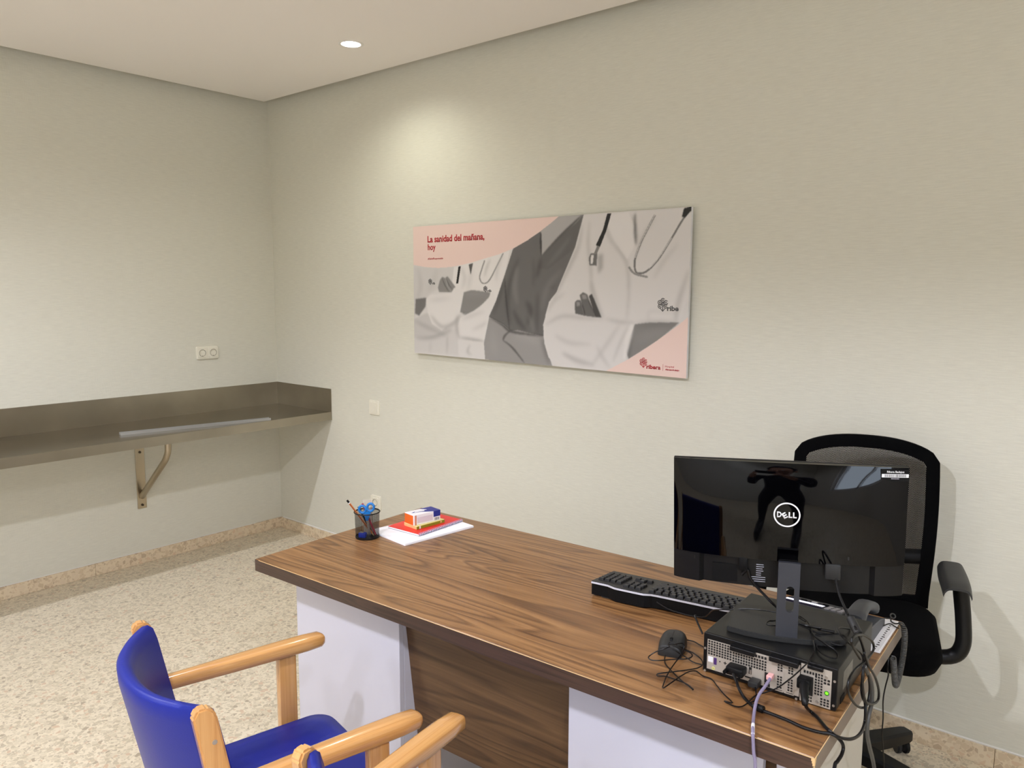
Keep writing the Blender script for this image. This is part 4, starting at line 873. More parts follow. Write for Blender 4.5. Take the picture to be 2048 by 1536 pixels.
for k in range(9):
    w_ = random.uniform(0.010, 0.020) if k < 6 else 0.030
    x_ = -0.062 if k < 6 else -0.072
    tx.box(x_, x_+w_, -0.0292, -0.0284, -0.092-k*0.0050, -0.0908-k*0.0050)
o = mpart('small_print', xf(tx, Matrix.Translation((0.002, lz(0.06)+0.0284-0.0002, 0))), M_LEGEND, low, 0); o['kind'] = 'stuff'
mpart('vga_plug', MB().box(0.083, 0.115, lz(0.1)-0.016, lz(0.1)+0.002, -0.108, ZS+0.002, 0.003, 2), M_GREYP, low)
mpart('power_plug', MB().box(-0.098, -0.078, lz(0.09)-0.013, lz(0.09)+0.002, -0.105, ZS+0.002, 0.003, 2), M_BLACKM, low)
lg = MB().ring(0, 0, 0.0278, 0.0030, 0.0, 0.0008, 48)
def emb(mb, x, z): return xf(mb, Matrix.Translation((x, -backz(x, z)-0.0004, z)) @ RX)
em = mpart('emblem_ring', emb(lg, 0.0015, 0.034), M_PRINTW, back, 0)
for ch, x_, sh_, rot_ in (('D', -0.0205, 0, 0), ('E', -0.0115, 0, 0.55), ('L', 0.0035, 0, 0), ('L', 0.0125, 0, 0)):
    w_ = 0.0095 if ch in 'DE' else 0.0078
    lt = text_mb(ch, w_, 0.0125, 0.0007, 0.035)
    if rot_: lt = xf(lt, Matrix.Translation((0.007, 0.004, 0)) @ Matrix.Rotation(rot_, 4, 'Z') @ Matrix.Translation((-0.0045, -0.0058, 0)))
    mpart('emblem_letter', emb(xf(lt, Matrix.Translation((x_, -0.006, 0))), 0.0015, 0.034), M_PRINTW, back, 0)
def lab(mb, y=0.0): return xf(mb, Matrix.Translation((0.2155, -backz(0.2155, 0.132)-0.0018-y, 0.128)) @ Matrix.Rotation(0.12, 4, 'Z') @ RX)
lb = mpart('asset_label', lab(MB().prism(rounded(0.056, 0.026, 0.001, 2), -0.0006, 0.0002)), M_BLACKM, back, 0)
mpart('label_text', lab(xf(text_mb('Ribera Badajoz', 0.034, 0.0042, 0.0003, 0.02), Matrix.Translation((-0.0165, 0.0055, 0.0002)))), M_PRINTW, lb, 0)
mpart('barcode_field', lab(MB().prism(rounded(0.053, 0.0075, 0.0002, 1, 0, -0.001), 0.0002, 0.0004)), M_PRINTW, lb, 0)
bc = MB(); x_ = -0.0215
while x_ < 0.0215:
    w_ = random.choice((0.0005, 0.0008, 0.0012)); bc.prism([(x_, -0.0040), (x_+w_, -0.0040), (x_+w_, 0.0020), (x_, 0.0020)], 0.0004, 0.0006); x_ += w_+random.choice((0.0006, 0.0009))
o = mpart('barcode', lab(bc), M_INKG, lb, 0); o['kind'] = 'stuff'
mpart('label_number', lab(xf(text_mb('00000580', 0.016, 0.002, 0.0003, 0.02), Matrix.Translation((-0.008, -0.0085, 0.0002)))), M_LEGEND, lb, 0)
mpart('lock_slot', MB().box(0.128, 0.131, -backz(.13, -.05)-0.0004, -backz(.13, -.05)+0.002, -0.062, -0.054), M_HOLE, back, 0)
mpart('lock_slot', MB().box(-0.196, -0.1945, -backz(.195, ZS)+0.0015, -backz(.195, ZS)+0.006, ZS-0.016, ZS-0.009), M_HOLE, low, 0)
def dpath(l, par): return [par.matrix_basis.inverted() @ DWp(*p) for p in l]
# ------------------------------------------------------------------ cables (desk coordinates u, v, z)
MC1 = [(1.3403,0.1862,0.738), (1.3455,0.1728,0.733), (1.3571,0.1554,0.733), (1.3752,0.1405,0.733), (1.4055,0.1155,0.735), (1.4243,0.1030,0.735), (1.4405,0.0950,0.735), (1.4572,0.0825,0.736)]
MC2 = [(1.4564,0.0848,0.736), (1.4319,0.1001,0.735), (1.4042,0.1023,0.735), (1.3838,0.1017,0.735), (1.3691,0.0932,0.735), (1.3641,0.0986,0.735), (1.3714,0.1055,0.737), (1.3875,0.1259,0.737), (1.4079,0.1513,0.737), (1.4232,0.1743,0.737), (1.4275,0.1937,0.737), (1.4238,0.2072,0.737), (1.4114,0.2240,0.737), (1.3897,0.2334,0.74), (1.3759,0.2188,0.75), (1.3747,0.2035,0.76), (1.3648,0.1954,0.768), (1.3544,0.1915,0.771), (1.3491,0.1856,0.771), (1.3552,0.1748,0.769), (1.3693,0.1724,0.765), (1.3793,0.1827,0.755), (1.3925,0.1921,0.745), (1.4073,0.1950,0.738), (1.4253,0.1986,0.737)]
MC3 = [(1.3426,0.2970,0.736), (1.3598,0.2993,0.736), (1.3752,0.2929,0.736), (1.3892,0.2876,0.736)]
MC4 = [(1.3513,0.1811,0.772), (1.3624,0.1862,0.772), (1.3701,0.2040,0.77), (1.3761,0.2087,0.765), (1.3772,0.2039,0.758), (1.3783,0.1881,0.75), (1.3780,0.1587,0.742), (1.3806,0.1291,0.738), (1.3888,0.0915,0.737), (1.3991,0.0569,0.735), (1.4028,0.0534,0.735), (1.4061,0.0619,0.737), (1.4105,0.0916,0.739), (1.4139,0.1246,0.739), (1.4185,0.1508,0.738), (1.4274,0.1652,0.735), (1.4468,0.1563,0.734), (1.4670,0.1562,0.733), (1.4877,0.1366,0.733), (1.5140,0.1112,0.733), (1.5415,0.0897,0.733), (1.5263,0.0848,0.733), (1.5502,0.0787,0.733), (1.5629,0.0869,0.733), (1.5681,0.1052,0.734)]
MC5 = [(1.3560,0.1719,0.769), (1.3471,0.1601,0.765), (1.3316,0.1563,0.756), (1.3206,0.1475,0.747), (1.3217,0.1384,0.745), (1.3298,0.1366,0.743), (1.3437,0.1467,0.742), (1.3647,0.1723,0.741), (1.3879,0.1937,0.741), (1.3943,0.2088,0.741), (1.3921,0.2198,0.742), (1.3846,0.2206,0.746), (1.3747,0.2155,0.750)]
UC1 = [(1.5681,0.1052,0.734), (1.5685,0.1324,0.734), (1.5740,0.1509,0.736), (1.5864,0.1500,0.7435), (1.6086,0.1550,0.7579), (1.6332,0.1600,0.7839), (1.6572,0.1650,0.8147), (1.6728,0.1700,0.839), (1.6768,0.1720,0.8607), (1.6404,0.2857,0.83), (1.6309,0.2978,0.842)]
VG1 = [(1.5242,0.1550,0.7622), (1.5293,0.1400,0.755), (1.5421,0.1250,0.7468), (1.5550,0.1207,0.7345), (1.5809,0.0992,0.7345), (1.5945,0.0952,0.7345), (1.6205,0.0939,0.7345), (1.6551,0.0899,0.7345), (1.6896,0.0830,0.7345), (1.7201,0.0863,0.7345), (1.7344,0.0909,0.7355), (1.7450,0.0940,0.7332), (1.7550,0.1056,0.7259), (1.7650,0.1289,0.7168), (1.7700,0.1620,0.7085), (1.7700,0.1989,0.7032), (1.7650,0.2422,0.6995), (1.7650,0.2441,0.7188), (1.7620,0.2495,0.7373), (1.7600,0.2353,0.7545), (1.7570,0.2342,0.7739), (1.7550,0.2476,0.7927), (1.7520,0.2624,0.8109)]
VG2 = [(1.7520,0.2574,0.8161), (1.7520,0.2637,0.8344), (1.7520,0.2355,0.8684), (1.7520,0.1979,0.9036), (1.7400,0.2100,0.9146), (1.7121,0.2900,0.8959), (1.6985,0.3000,0.9115), (1.6858,0.3100,0.9292), (1.6768,0.3180,0.9488), (1.6727,0.3220,0.9638)]
PW = [(1.6765,0.1250,0.787), (1.6829,0.1150,0.7805), (1.6794,0.1637,0.735), (1.6977,0.1377,0.735), (1.7197,0.1126,0.735), (1.7354,0.0977,0.735), (1.7420,0.1248,0.7134), (1.7500,0.1291,0.7031), (1.7520,0.1320,0.6912), (1.7520,0.1200,0.6827), (1.7500,0.1016,0.6785), (1.7480,0.0895,0.6702)]
ET = [(1.5949,0.1650,0.7711), (1.5914,0.1400,0.7642), (1.5879,0.1150,0.7552), (1.5902,0.0900,0.7468), (1.5978,0.0600,0.7382), (1.6144,0.0100,0.743), (1.6206,-0.0060,0.737), (1.6225,-0.0080,0.723), (1.6247,-0.0080,0.7003), (1.6288,-0.0080,0.6726)]
LP1 = [(1.7580,0.2000,0.8513), (1.7580,0.1263,0.91), (1.7580,0.1404,0.9198), (1.7580,0.2133,0.8963), (1.7580,0.2965,0.8531), (1.7580,0.3158,0.8262), (1.7580,0.2528,0.8276), (1.7580,0.1565,0.8438), (1.7580,0.1148,0.8365), (1.7580,0.1260,0.8076), (1.7580,0.1855,0.7601), (1.7580,0.2519,0.7242), (1.7580,0.2906,0.717), (1.7580,0.3030,0.7449), (1.7580,0.2720,0.7973), (1.7580,0.2241,0.8483)]
LP2 = [(1.7640,0.2136,0.8353), (1.7640,0.2005,0.8154), (1.7640,0.2140,0.7814), (1.7640,0.2470,0.7415), (1.7640,0.3040,0.7115), (1.7640,0.3608,0.6951), (1.7640,0.3617,0.7187), (1.7640,0.3163,0.768), (1.7640,0.2543,0.816), (1.7640,0.2074,0.8628)]
LP3 = [(1.7540,0.2525,0.8233), (1.7520,0.2309,0.8502), (1.7480,0.1523,0.8974), (1.7300,0.1552,0.9095), (1.7000,0.2498,0.8797), (1.6900,0.3168,0.8565), (1.6900,0.3955,0.8251)]
LP4 = [(1.7570,0.2474,0.8165), (1.7570,0.3186,0.7514), (1.7570,0.3366,0.7033), (1.7570,0.3112,0.6739), (1.7570,0.3100,0.6406), (1.7570,0.3437,0.5901), (1.7570,0.4025,0.5125)]
MP = [(1.4993,0.2620,0.9598), (1.5042,0.2650,0.9418), (1.5180,0.2700,0.9223), (1.5419,0.2720,0.9017), (1.5590,0.2750,0.8869), (1.5581,0.3345,0.85), (1.5757,0.3265,0.845), (1.5977,0.3125,0.845), (1.6237,0.3068,0.845), (1.6479,0.3130,0.845), (1.6428,0.3175,0.84), (1.6634,0.3213,0.84), (1.6762,0.3232,0.840)]
TL1 = [(1.6337,0.2922,0.845), (1.6065,0.3000,0.845), (1.5977,0.3058,0.845), (1.5712,0.2701,0.845), (1.5518,0.2592,0.845), (1.5453,0.2671,0.845), (1.5468,0.2815,0.845), (1.5566,0.2914,0.845), (1.5875,0.3447,0.845), (1.5937,0.3548,0.842), (1.6105,0.3417,0.842), (1.6235,0.3219,0.842), (1.6338,0.2967,0.842), (1.6521,0.2669,0.842), (1.6792,0.2457,0.842), (1.6977,0.2451,0.835), (1.7070,0.2327,0.83), (1.7065,0.2232,0.828), (1.6963,0.2188,0.828), (1.6758,0.2281,0.828), (1.6576,0.2549,0.828), (1.6414,0.2914,0.83), (1.6325,0.3013,0.840)]
TL2 = [(1.6325,0.3013,0.84), (1.6505,0.3005,0.838), (1.6700,0.3173,0.836), (1.6854,0.3294,0.836), (1.7021,0.3154,0.84), (1.7103,0.2983,0.84), (1.7070,0.2824,0.835), (1.6936,0.2799,0.832), (1.6711,0.2855,0.832), (1.6446,0.2934,0.836)]
TL4 = [(1.6325,0.3013,0.84), (1.6472,0.2661,0.838), (1.6566,0.2419,0.834), (1.6624,0.2161,0.83), (1.6656,0.1842,0.828)]
CO = [(1.7004,0.6683,0.765), (1.7000,0.7373,0.75), (1.7084,0.7336,0.75), (1.7086,0.7037,0.75), (1.7350,0.6993,0.7378), (1.7460,0.6994,0.7276), (1.7460,0.7230,0.6882), (1.7460,0.7140,0.658), (1.7460,0.6850,0.6358), (1.7460,0.6558,0.6171), (1.7460,0.6370,0.6038), (1.7460,0.6025,0.6287), (1.7460,0.5942,0.6592), (1.7460,0.5803,0.6903), (1.7460,0.5509,0.7207)]
LN = [(1.6888,0.6586,0.745), (1.7009,0.6728,0.74), (1.7096,0.7031,0.736), (1.7177,0.7070,0.736), (1.7259,0.6961,0.737)]
LN2 = [(1.7200,0.6776,0.6301), (1.7200,0.6928,0.604), (1.7200,0.6653,0.5833), (1.7200,0.6485,0.5547), (1.7200,0.6624,0.5004), (1.7200,0.6613,0.4606), (1.7200,0.6887,0.3984), (1.7200,0.7124,0.3383)]
AN = [(1.4310,0.1850,0.8164), (1.4193,0.1900,0.8302), (1.4068,0.1950,0.8476)]
def W3(l): return [DWp(*p) for p in l]
def cable(name, label, parts, m_):
    mb = MB()
    for pts, r in parts: mb.tube(W3(pts), r, 8, 4)
    return tag(obj(name, mb, m_), label, 'cable')
# mouse
t = on_desk('mouse', 'black computer mouse tangled in its own thin cable beside the tower', 'mouse', 1.329, 0.252, DZ, 0.285)
ML, MW2 = 0.112, 0.0305
def mring(q, rr):
    n = 20; y = ML*(q-0.5)                 # y- is the button end
    w = MW2*(0.90+0.14*math.sin(PI*min(1, q*1.15)))*(1.0 if q < 0.6 else math.sqrt(max(0.0, 1-((q-0.6)/0.4)**2.4)))
    h = 0.021+0.016*math.sin(PI*min(1, 0.12+q*0.82))
    h = h if q < 0.72 else h*math.sqrt(max(0.0, 1-((q-0.72)/0.28)**2.2))*0.97+0.0008
    return [(rr*w*math.copysign(abs(math.cos(a))**0.75, math.cos(a)), y, 0.0035+(h-0.0035)*max(0.0, math.sin(a))**0.62*rr if math.sin(a) > 0 else 0.0035-0.003*rr*abs(math.sin(a))**0.3) for a in [2*PI*k/n for k in range(n)]]
qs = [0.0, 0.015, 0.05, 0.12, 0.22, 0.34, 0.46, 0.58, 0.68, 0.77, 0.85, 0.91, 0.955, 0.985, 0.999]
obj('shell', MB().loft([[(x*0.9, y, z*0.92) for x, y, z in mring(0.0, 1.0)]]+[mring(q, 1.0) for q in qs[1:]]), M_GREYP, t, smooth=60)
def topz(q): return 0.0035+(0.021+0.016*math.sin(PI*min(1, 0.12+q*0.82))-0.0035)
obj('button_seam', MB().tube([(0, ML*(q-0.5), topz(q)+0.0001) for q in (0.03, 0.1, 0.2, 0.3, 0.4, 0.5, 0.58)], 0.0005, 5, 2), M_HOLE, t)
obj('wheel', MB().cyl((-0.0035, ML*(0.22-0.5), topz(0.22)-0.004), (0.0035, ML*(0.22-0.5), topz(0.22)-0.004), 0.0075, None, 20, 0.001), M_BLACKM, t)
mc = MB(); inv = t.matrix_basis.inverted()
for l in (MC1, MC2, MC3, MC4, MC5): mc.tube([inv @ p for p in W3(l)], 0.0014, 6, 4)
obj('cable', mc, M_CABLE, t)
cable('usb_cable', 'thin black cable crossing the socket side of the tower', [(UC1, 0.0015), (TL4, 0.0015), ([(1.5560, 0.172, 0.7475), (1.566, 0.155, 0.744), (1.5750, 0.135, 0.738), (1.577, 0.122, 0.7345), (1.5681, 0.1052, 0.7340)], 0.0015)], M_CABLE)
o = thing('usb_plug', 'small dark plug in the low socket row of the tower, left of the lilac cable', 'plug', DWp(1.558, 0.183, 0.7472), DTH)
obj('body', MB().box(-0.011, 0.011, -0.026, 0.0, -0.0065, 0.0075, 0.003, 2), M_GREYP, o)
o = thing('vga_cable', 'thick black video cable with block plug from tower over desk end to monitor', 'cable', DWp(1.5175, 0.183, 0.7642), DTH)
obj('plug', MB().box(-0.0195, 0.0195, -0.030, -0.001, -0.0085, 0.0105, 0.004, 2), M_BLACKP, o)
for s in (-1, 1): obj('thumb_screw', MB().cyl((s*0.0165, -0.040, 0.001), (s*0.0165, -0.0295, 0.001), 0.0042, 0.0046, 10), M_BLACKM, o)
inv = o.matrix_basis.inverted(); cb = MB()
VG1[0] = (1.5175, 0.150, 0.7640)
cb.tube([inv @ p for p in W3(VG1)], 0.0032, 8, 4); cb.tube([inv @ p for p in W3(VG2)], 0.0029, 8, 4); obj('lead', cb, M_CABLE, o)
fe = MB()
a, b = DWp(1.583, 0.0985, 0.7365), DWp(1.606, 0.0945, 0.7365); fe.cyl(inv @ a, inv @ b, 0.0075, None, 14, 0.0015); obj('ferrite_bead', fe, M_BLACKP, o)
a, b = Vector(W3(VG2)[4]), Vector(W3(VG2)[3]); d = (a-b).normalized(); fe = MB(); fe.cyl(inv @ (a-d*0.022), inv @ (a+d*0.016), 0.0085, None, 14, 0.0015); obj('ferrite_bead', fe, M_GREYP, o)
o = thing('power_cable', 'thick black power cable from the right of the tower down the desk end', 'cable', DWp(1.662, 0.183, 0.781), DTH)
inv = o.matrix_basis.inverted()
pl = MB(); P0, P1, P2 = DWp(1.664, 0.181, 0.783), DWp(1.666, 0.152, 0.781), DWp(1.671, 0.139, 0.776)
pl.box(-0.014, 0.013, -0.024, 0.0, -0.010, 0.012, 0.003, 2); obj('plug', pl, M_BLACKM, o)
obj('strain_relief', MB().tube([inv @ DWp(1.662, 0.170, 0.784), inv @ DWp(1.667, 0.150, 0.780), inv @ DWp(1.6765, 0.125, 0.768), inv @ DWp(1.678, 0.122, 0.760)], lambda q: 0.0105-0.005*q, 10, 5), M_BLACKP, o)
PW[0] = (1.6765, 0.126, 0.770); PW[1] = (1.679, 0.127, 0.755); PW[2] = (1.683, 0.145, 0.738)
obj('lead', MB().tube([inv @ p for p in W3(PW)+[DWp(1.75, 0.075, 0.60), DWp(1.765, 0.07, 0.35), DWp(1.77, 0.08, 0.06), DWp(1.72, 0.03, 0.006)]], 0.0036, 8, 4), M_CABLE, o)
o = thing('network_cable', 'lilac grey network cable hanging from the tower over the front edge of the desk', 'cable', DWp(1.5895, 0.183, 0.7705), DTH)
inv = o.matrix_basis.inverted()
ET2 = [(1.592, 0.168, 0.7705)]+ET[1:]+[(1.631, -0.012, 0.55), (1.64, -0.02, 0.3), (1.63, -0.03, 0.08), (1.58, -0.06, 0.005)]
obj('lead', MB().tube([inv @ p for p in W3(ET2)], 0.0033, 8, 4), M_CABLEP, o)
obj('plug', MB().box(-0.006, 0.006, -0.018, -0.001, -0.005, 0.005, 0.001, 1), mat('clear_pink_plug', (226, 170, 168), 0.2, bump=0.01), o)
a, b = W3(ET)[5], W3(ET)[6]; obj('cable_tag', MB().tube([inv @ p for p in (W3(ET)[5]+(W3(ET)[4]-W3(ET)[5])*0.2, W3(ET)[5], W3(ET)[6])], 0.0037, 10, 2), M_PRINTW, o)
cable('looped_cable', 'bundle of looped black cable hanging over the right end of the desk', [(LP1, 0.0026), (LP2, 0.0026), (LP3, 0.0022)], M_CABLE)
cable('grey_cable', 'dark grey cable dropping straight from the looped bundle to the floor', [(LP4+[(1.765, 0.425, 0.40), (1.78, 0.44, 0.2), (1.80, 0.47, 0.03), (1.86, 0.52, 0.005)], 0.0045)], M_CABLEG)
MP[:0] = [(1.4870, 0.2610, 0.945)]
cable('monitor_power_cable', 'black power lead running down from the monitor and behind its post', [(MP, 0.0030)], M_CABLE)
cable('tied_cable', 'thin black cable tied in loops on top of the tower beside the monitor base', [(TL1, 0.0017), (TL2, 0.0017)], M_CABLE)
o = cable('wire_antenna', 'short dark cable stub standing at the left corner of the tower', [(AN+[(1.4064, 0.2, 0.8475)], 0.0022)], M_CABLE)
# ------------------------------------------------------------------ desk phone, sheets under it
t = on_desk('paper_sheet', 'white sheet lying on the desk end under the telephone', 'paper', 1.690, 0.655, DZ)
obj('sheet', MB().box(-0.09, 0.040, -0.13, 0.088, 0.0, 0.0008), M_PAPER, t, smooth=0)
t = on_desk('printed_strip', 'white card strip with a row of black marks along the desk end', 'card', 1.7165, 0.655, DZ+0.0009, 0.0)
obj('card', MB().box(-0.016, 0.010, -0.128, 0.090, 0.0, 0.0011, 0.0003, 1), M_PAPER, t, smooth=0)
mk = MB()
for k in range(13):
    y = -0.118+k*0.0135; mk.box(-0.0035, 0.0035 if k % 4 == 2 else 0.001, y, y+0.005, 0.0011, 0.0014)
o = obj('mark', mk, M_HOLE, t, smooth=0); o['kind'] = 'stuff'
t = on_desk('telephone', 'charcoal desk telephone with lit display behind the tower', 'telephone', 1.575, 0.600, DZ+0.0009)
M_PHONE = mat('phone_grey', (74, 77, 84), 0.42, bump=0.04, bscale=700)
def pz(v): return 0.071-0.25*(v+0.1)
bd_ = MB().prism([(-0.10, 0.004), (-0.10, pz(-0.1)-0.004), (-0.096, pz(-0.1)), (0.094, pz(0.09)), (0.10, pz(0.1)-0.006), (0.10, 0.0), (-0.05, 0.0)], -0.105, 0.058, RYZ, 0.0015, 1)
obj('body', bd_, M_PHONE, t, smooth=25)
obj('cradle', MB().prism([(-0.085, 0.0), (-0.088, 0.035), (-0.05, 0.045), (0.05, 0.032), (0.10, 0.018), (0.10, 0.0)], 0.0585, 0.128, RYZ, 0.002, 1), M_PHONE, t, smooth=25)
TP = Matrix.Translation((0, 0, pz(0))) @ Matrix.Rotation(-math.atan(0.25), 4, 'X')
def ppart(name, mb, m_, par=None): return obj(name, xf(mb, TP), m_, par or t, smooth=0)
ppart('display_frame', MB().box(-0.100, 0.004, -0.026, 0.046, 0.0, 0.003, 0.001, 1), mat('violet_black_panel', (34, 28, 66), 0.2, bump=0.01))
ppart('display', MB().box(-0.096, 0.0, -0.004, 0.022, 0.003, 0.0034), mat('lit_display', (226, 228, 255), 0.3, emit=(0.86, 0.88, 1.0), estr=0.9))
for k in range(3): ppart('function_key', MB().box(-0.065+k*0.028, -0.050+k*0.028, 0.030, 0.040, 0.003, 0.006, 0.001, 1), M_PRINTW if k % 2 else M_BLACKM)
for r_ in range(4):
    for c_ in range(3): ppart('key', MB().box(0.008+c_*0.016, 0.020+c_*0.016, -0.020+r_*0.016, -0.014+r_*0.016+0.002, 0.0, 0.004, 0.0008, 1), M_LEGEND)
hs = []
for k in range(15):
    q = k/14; y = -0.075+0.165*q
    z = 0.058+0.026*math.sin(PI*(0.06+0.9*q))-0.020*q
    w = 0.0255-0.006*math.sin(PI*q); h = 0.013+0.012*(abs(2*q-1)**2.5)*(0.5)
    e = 1.0 if 0 < k < 14 else 0.75
    hs.append([(0.094+w*e*math.copysign(abs(math.cos(a))**0.7, math.cos(a)), y, z+h*e*math.copysign(abs(math.sin(a))**0.7, math.sin(a))) for a in [2*PI*j/16 for j in range(16)]])
obj('handset', MB().loft(hs), M_PHONE, t, smooth=50)
# coiled handset cord: straight tails and a tight helix hanging over the desk end
inv = t.matrix_basis.inverted()
mainp = [DWp(*p) for p in [(1.738, 0.712, 0.742), (1.7465, 0.706, 0.732), (1.7480, 0.715, 0.708), (1.7480, 0.716, 0.672), (1.7480, 0.702, 0.643), (1.7480, 0.676, 0.618), (1.7480, 0.650, 0.607), (1.7500, 0.622, 0.618), (1.7500, 0.606, 0.645), (1.7500, 0.590, 0.678), (1.7500, 0.575, 0.705)]]
dense = []
m_ = len(mainp)
for i in range(m_-1):
    a, b, c_, d_ = mainp[max(i-1, 0)], mainp[i], mainp[i+1], mainp[min(i+2, m_-1)]
    for k in range(60):
        q = k/60; dense.append(0.5*((2*b)+(c_-a)*q+(2*a-5*b+4*c_-d_)*q*q+(3*b-a-3*c_+d_)*q**3))
step = 0.0; hel = []; side = (DWp(0, 1, 0)-DWp(0, 0, 0)); pv = None; s_acc = 0.0
for i in range(1, len(dense)-1):
    tg = (dense[i+1]-dense[i-1]).normalized(); ux = DWp(1, 0, 0)-DWp(0, 0, 0); uy = tg.cross(ux).normalized()
    s_acc += (dense[i]-dense[i-1]).length
    seg = (dense[i+1]-dense[i])
    for k in range(4):
        ph = 2*PI*(s_acc+seg.length*k/4)/0.0036; hel.append(inv @ (dense[i]+seg*k/4+ux*0.0058*math.cos(ph)+uy*0.0058*math.sin(ph)))
obj('coiled_cord', MB().tube(hel, 0.0016, 5, 1), M_CABLEG, t, smooth=60)
obj('cord_tail', MB().tube([inv @ DWp(*p) for p in [(1.700, 0.695, 0.748), (1.7010, 0.715, 0.744), (1.7085, 0.725, 0.742), (1.7090, 0.742, 0.738), (1.712, 0.728, 0.734), (1.725, 0.712, 0.737), (1.738, 0.712, 0.742)]], 0.0016, 6, 4), M_CABLE, t)
lp = [inv @ (DWp(1.7135+0.006*math.cos(q), 0.738, 0.7455+0.006*math.sin(q))) for q in [2*PI*k/12 for k in range(20)]]
obj('cord_loop', MB().tube(lp, 0.0017, 6, 2), M_CABLEG, t)
obj('line_cord', MB().tube([inv @ DWp(*p) for p in [(1.668, 0.54, 0.738), (1.6888, 0.6386, 0.738), (1.7009, 0.6728, 0.736), (1.7096, 0.7031, 0.735), (1.7177, 0.7070, 0.735), (1.7259, 0.6961, 0.736), (1.738, 0.690, 0.735)]], 0.0014, 6, 4), M_CABLE, t)
cable('line_cable', 'thin black cable hanging from under the desk end to the floor by the office chair', [([(1.719, 0.70, 0.690)]+LN2+[(1.72, 0.72, 0.2), (1.72, 0.70, 0.06), (1.70, 0.69, 0.004)], 0.0017)], M_CABLE)
# ------------------------------------------------------------------ swivel office chair behind the desk
t = thing('office_chair', 'black swivel chair with mesh back and armrests behind the desk', 'chair', (3.77, -0.37, 0), math.radians(15))
ST = 0.565
seat = MB(); rows = []
def srow(z, k): return [(x*k, y*k-0.03, z) for x, y in rounded(0.475, 0.45, 0.10, 7)]
seat.loft([srow(ST-0.085, 0.86), srow(ST-0.075, 0.95), srow(ST-0.045, 1.0), srow(ST-0.02, 0.985), srow(ST-0.006, 0.93), srow(ST-0.001, 0.8), srow(ST-0.004, 0.45)])
obj('seat', seat, M_FABRIC, t, smooth=60)
obj('seat_plate', MB().box(-0.14, 0.14, -0.15, 0.14, ST-0.115, ST-0.084, 0.008, 2), M_BLACKM, t)
BY = 0.172
def by(x, z): return BY+0.02-0.05*(1-(x/0.23)**2)*0.6-0.02*math.sin((z-0.6)*5)+0.03
def hwid(z): return 0.218+0.010*math.sin(PI*min(1, max(0, (z-0.58)/0.53)))
def topz_(x): return 1.108-0.052*(abs(x)/0.22)**2.4
ZL = 0.53
ol = []
for k in range(13): ol.append((-hwid(ZL+(1.03-ZL)*k/12), ZL+(1.03-ZL)*k/12))
for k in range(1, 24):
    x = -0.222+0.444*k/24; ol.append((x*0.995, topz_(x)-0.012*(abs(x)/0.222)**10))
for k in range(13): z = 1.03-(1.03-ZL)*k/12; ol.append((hwid(z), z))
for k in range(1, 12): x = hwid(ZL)-2*hwid(ZL)*k/12; ol.append((x, ZL))
fw = 0.040
def frame_loop(ol, fw):
    rows = []; n = len(ol); c_ = Vector((0, 0.84))
    for i, (x, z) in enumerate(ol):
        a, b = Vector(ol[i-1]), Vector(ol[(i+1) % n]); d_ = (b-a).normalized(); nn = Vector((d_.y, -d_.x))
        if nn.dot(c_-Vector((x, z))) < 0: nn = -nn
        i_ = Vector((x, z))+nn*fw; y0_, y1_ = by(x, z), by(i_.x, i_.y)
        rows.append([(x, y0_-0.010, z), (x+nn.x*0.006, y0_-0.016, z+nn.y*0.006), (i_.x, y1_-0.010, i_.y), (i_.x, y1_+0.006, i_.y), (x+nn.x*0.006, y0_+0.016, z+nn.y*0.006), (x, y0_+0.010, z)])
    mb = MB(); mb.grid(rows+[rows[0]], True); bmesh.ops.remove_doubles(mb.bm, verts=list(mb.bm.verts), dist=1e-6); return mb
obj('back_frame', frame_loop(ol, fw), M_FABRIC, t, smooth=50)
def strand_net(x0f, z0, z1, pitch, w):
    """crossed diagonal strands with open holes, clipped to the frame opening"""
    mb = MB(); nx = int(0.40/pitch)
    lim = lambda x, z: abs(x) < hwid(z)-fw*0.6 and z0 <= z <= min(z1, topz_(x)-fw*0.6)
    for sgn in (1, -1):
        k0 = -0.75
        while k0 < 0.75:
            pts = []
            for j in range(0, 130):
                z = z0+(z1-z0)*j/129; x = k0+sgn*(z-z0)*0.62
                if lim(x, z): pts.append((x, z))
                elif pts: break
            if len(pts) > 1:
                pts = pts[::9]+[pts[-1]] if len(pts) > 9 else pts
                q = w*0.59
                mb.grid([[(x-q, by(x, z)-0.001-sgn*0.0002, z), (x+q, by(x, z)-0.001-sgn*0.0002, z)] for x, z in pts])
            k0 += pitch
    return mb
o = obj('back_mesh', strand_net(0, ZL+0.02, 1.10, 0.0044, 0.0019), M_BLACKM, t, smooth=0); o['kind'] = 'stuff'
obj('lumbar_bar', MB().tube([(x, by(x, 0.71)+0.016, 0.712-0.03*x-0.010*(1-(x/0.2)**2)) for x in np.linspace(-0.205, 0.205, 11)], 0.025, 10, 1), M_BLACKM, t)
obj('back_support', MB().tube([(0, 0.05, ST-0.10), (0, 0.20, ST-0.10), (0, 0.262, ST-0.04), (0, 0.262, 0.62), (0, 0.235, 0.76)], 0.022, 10, 5), M_BLACKM, t)
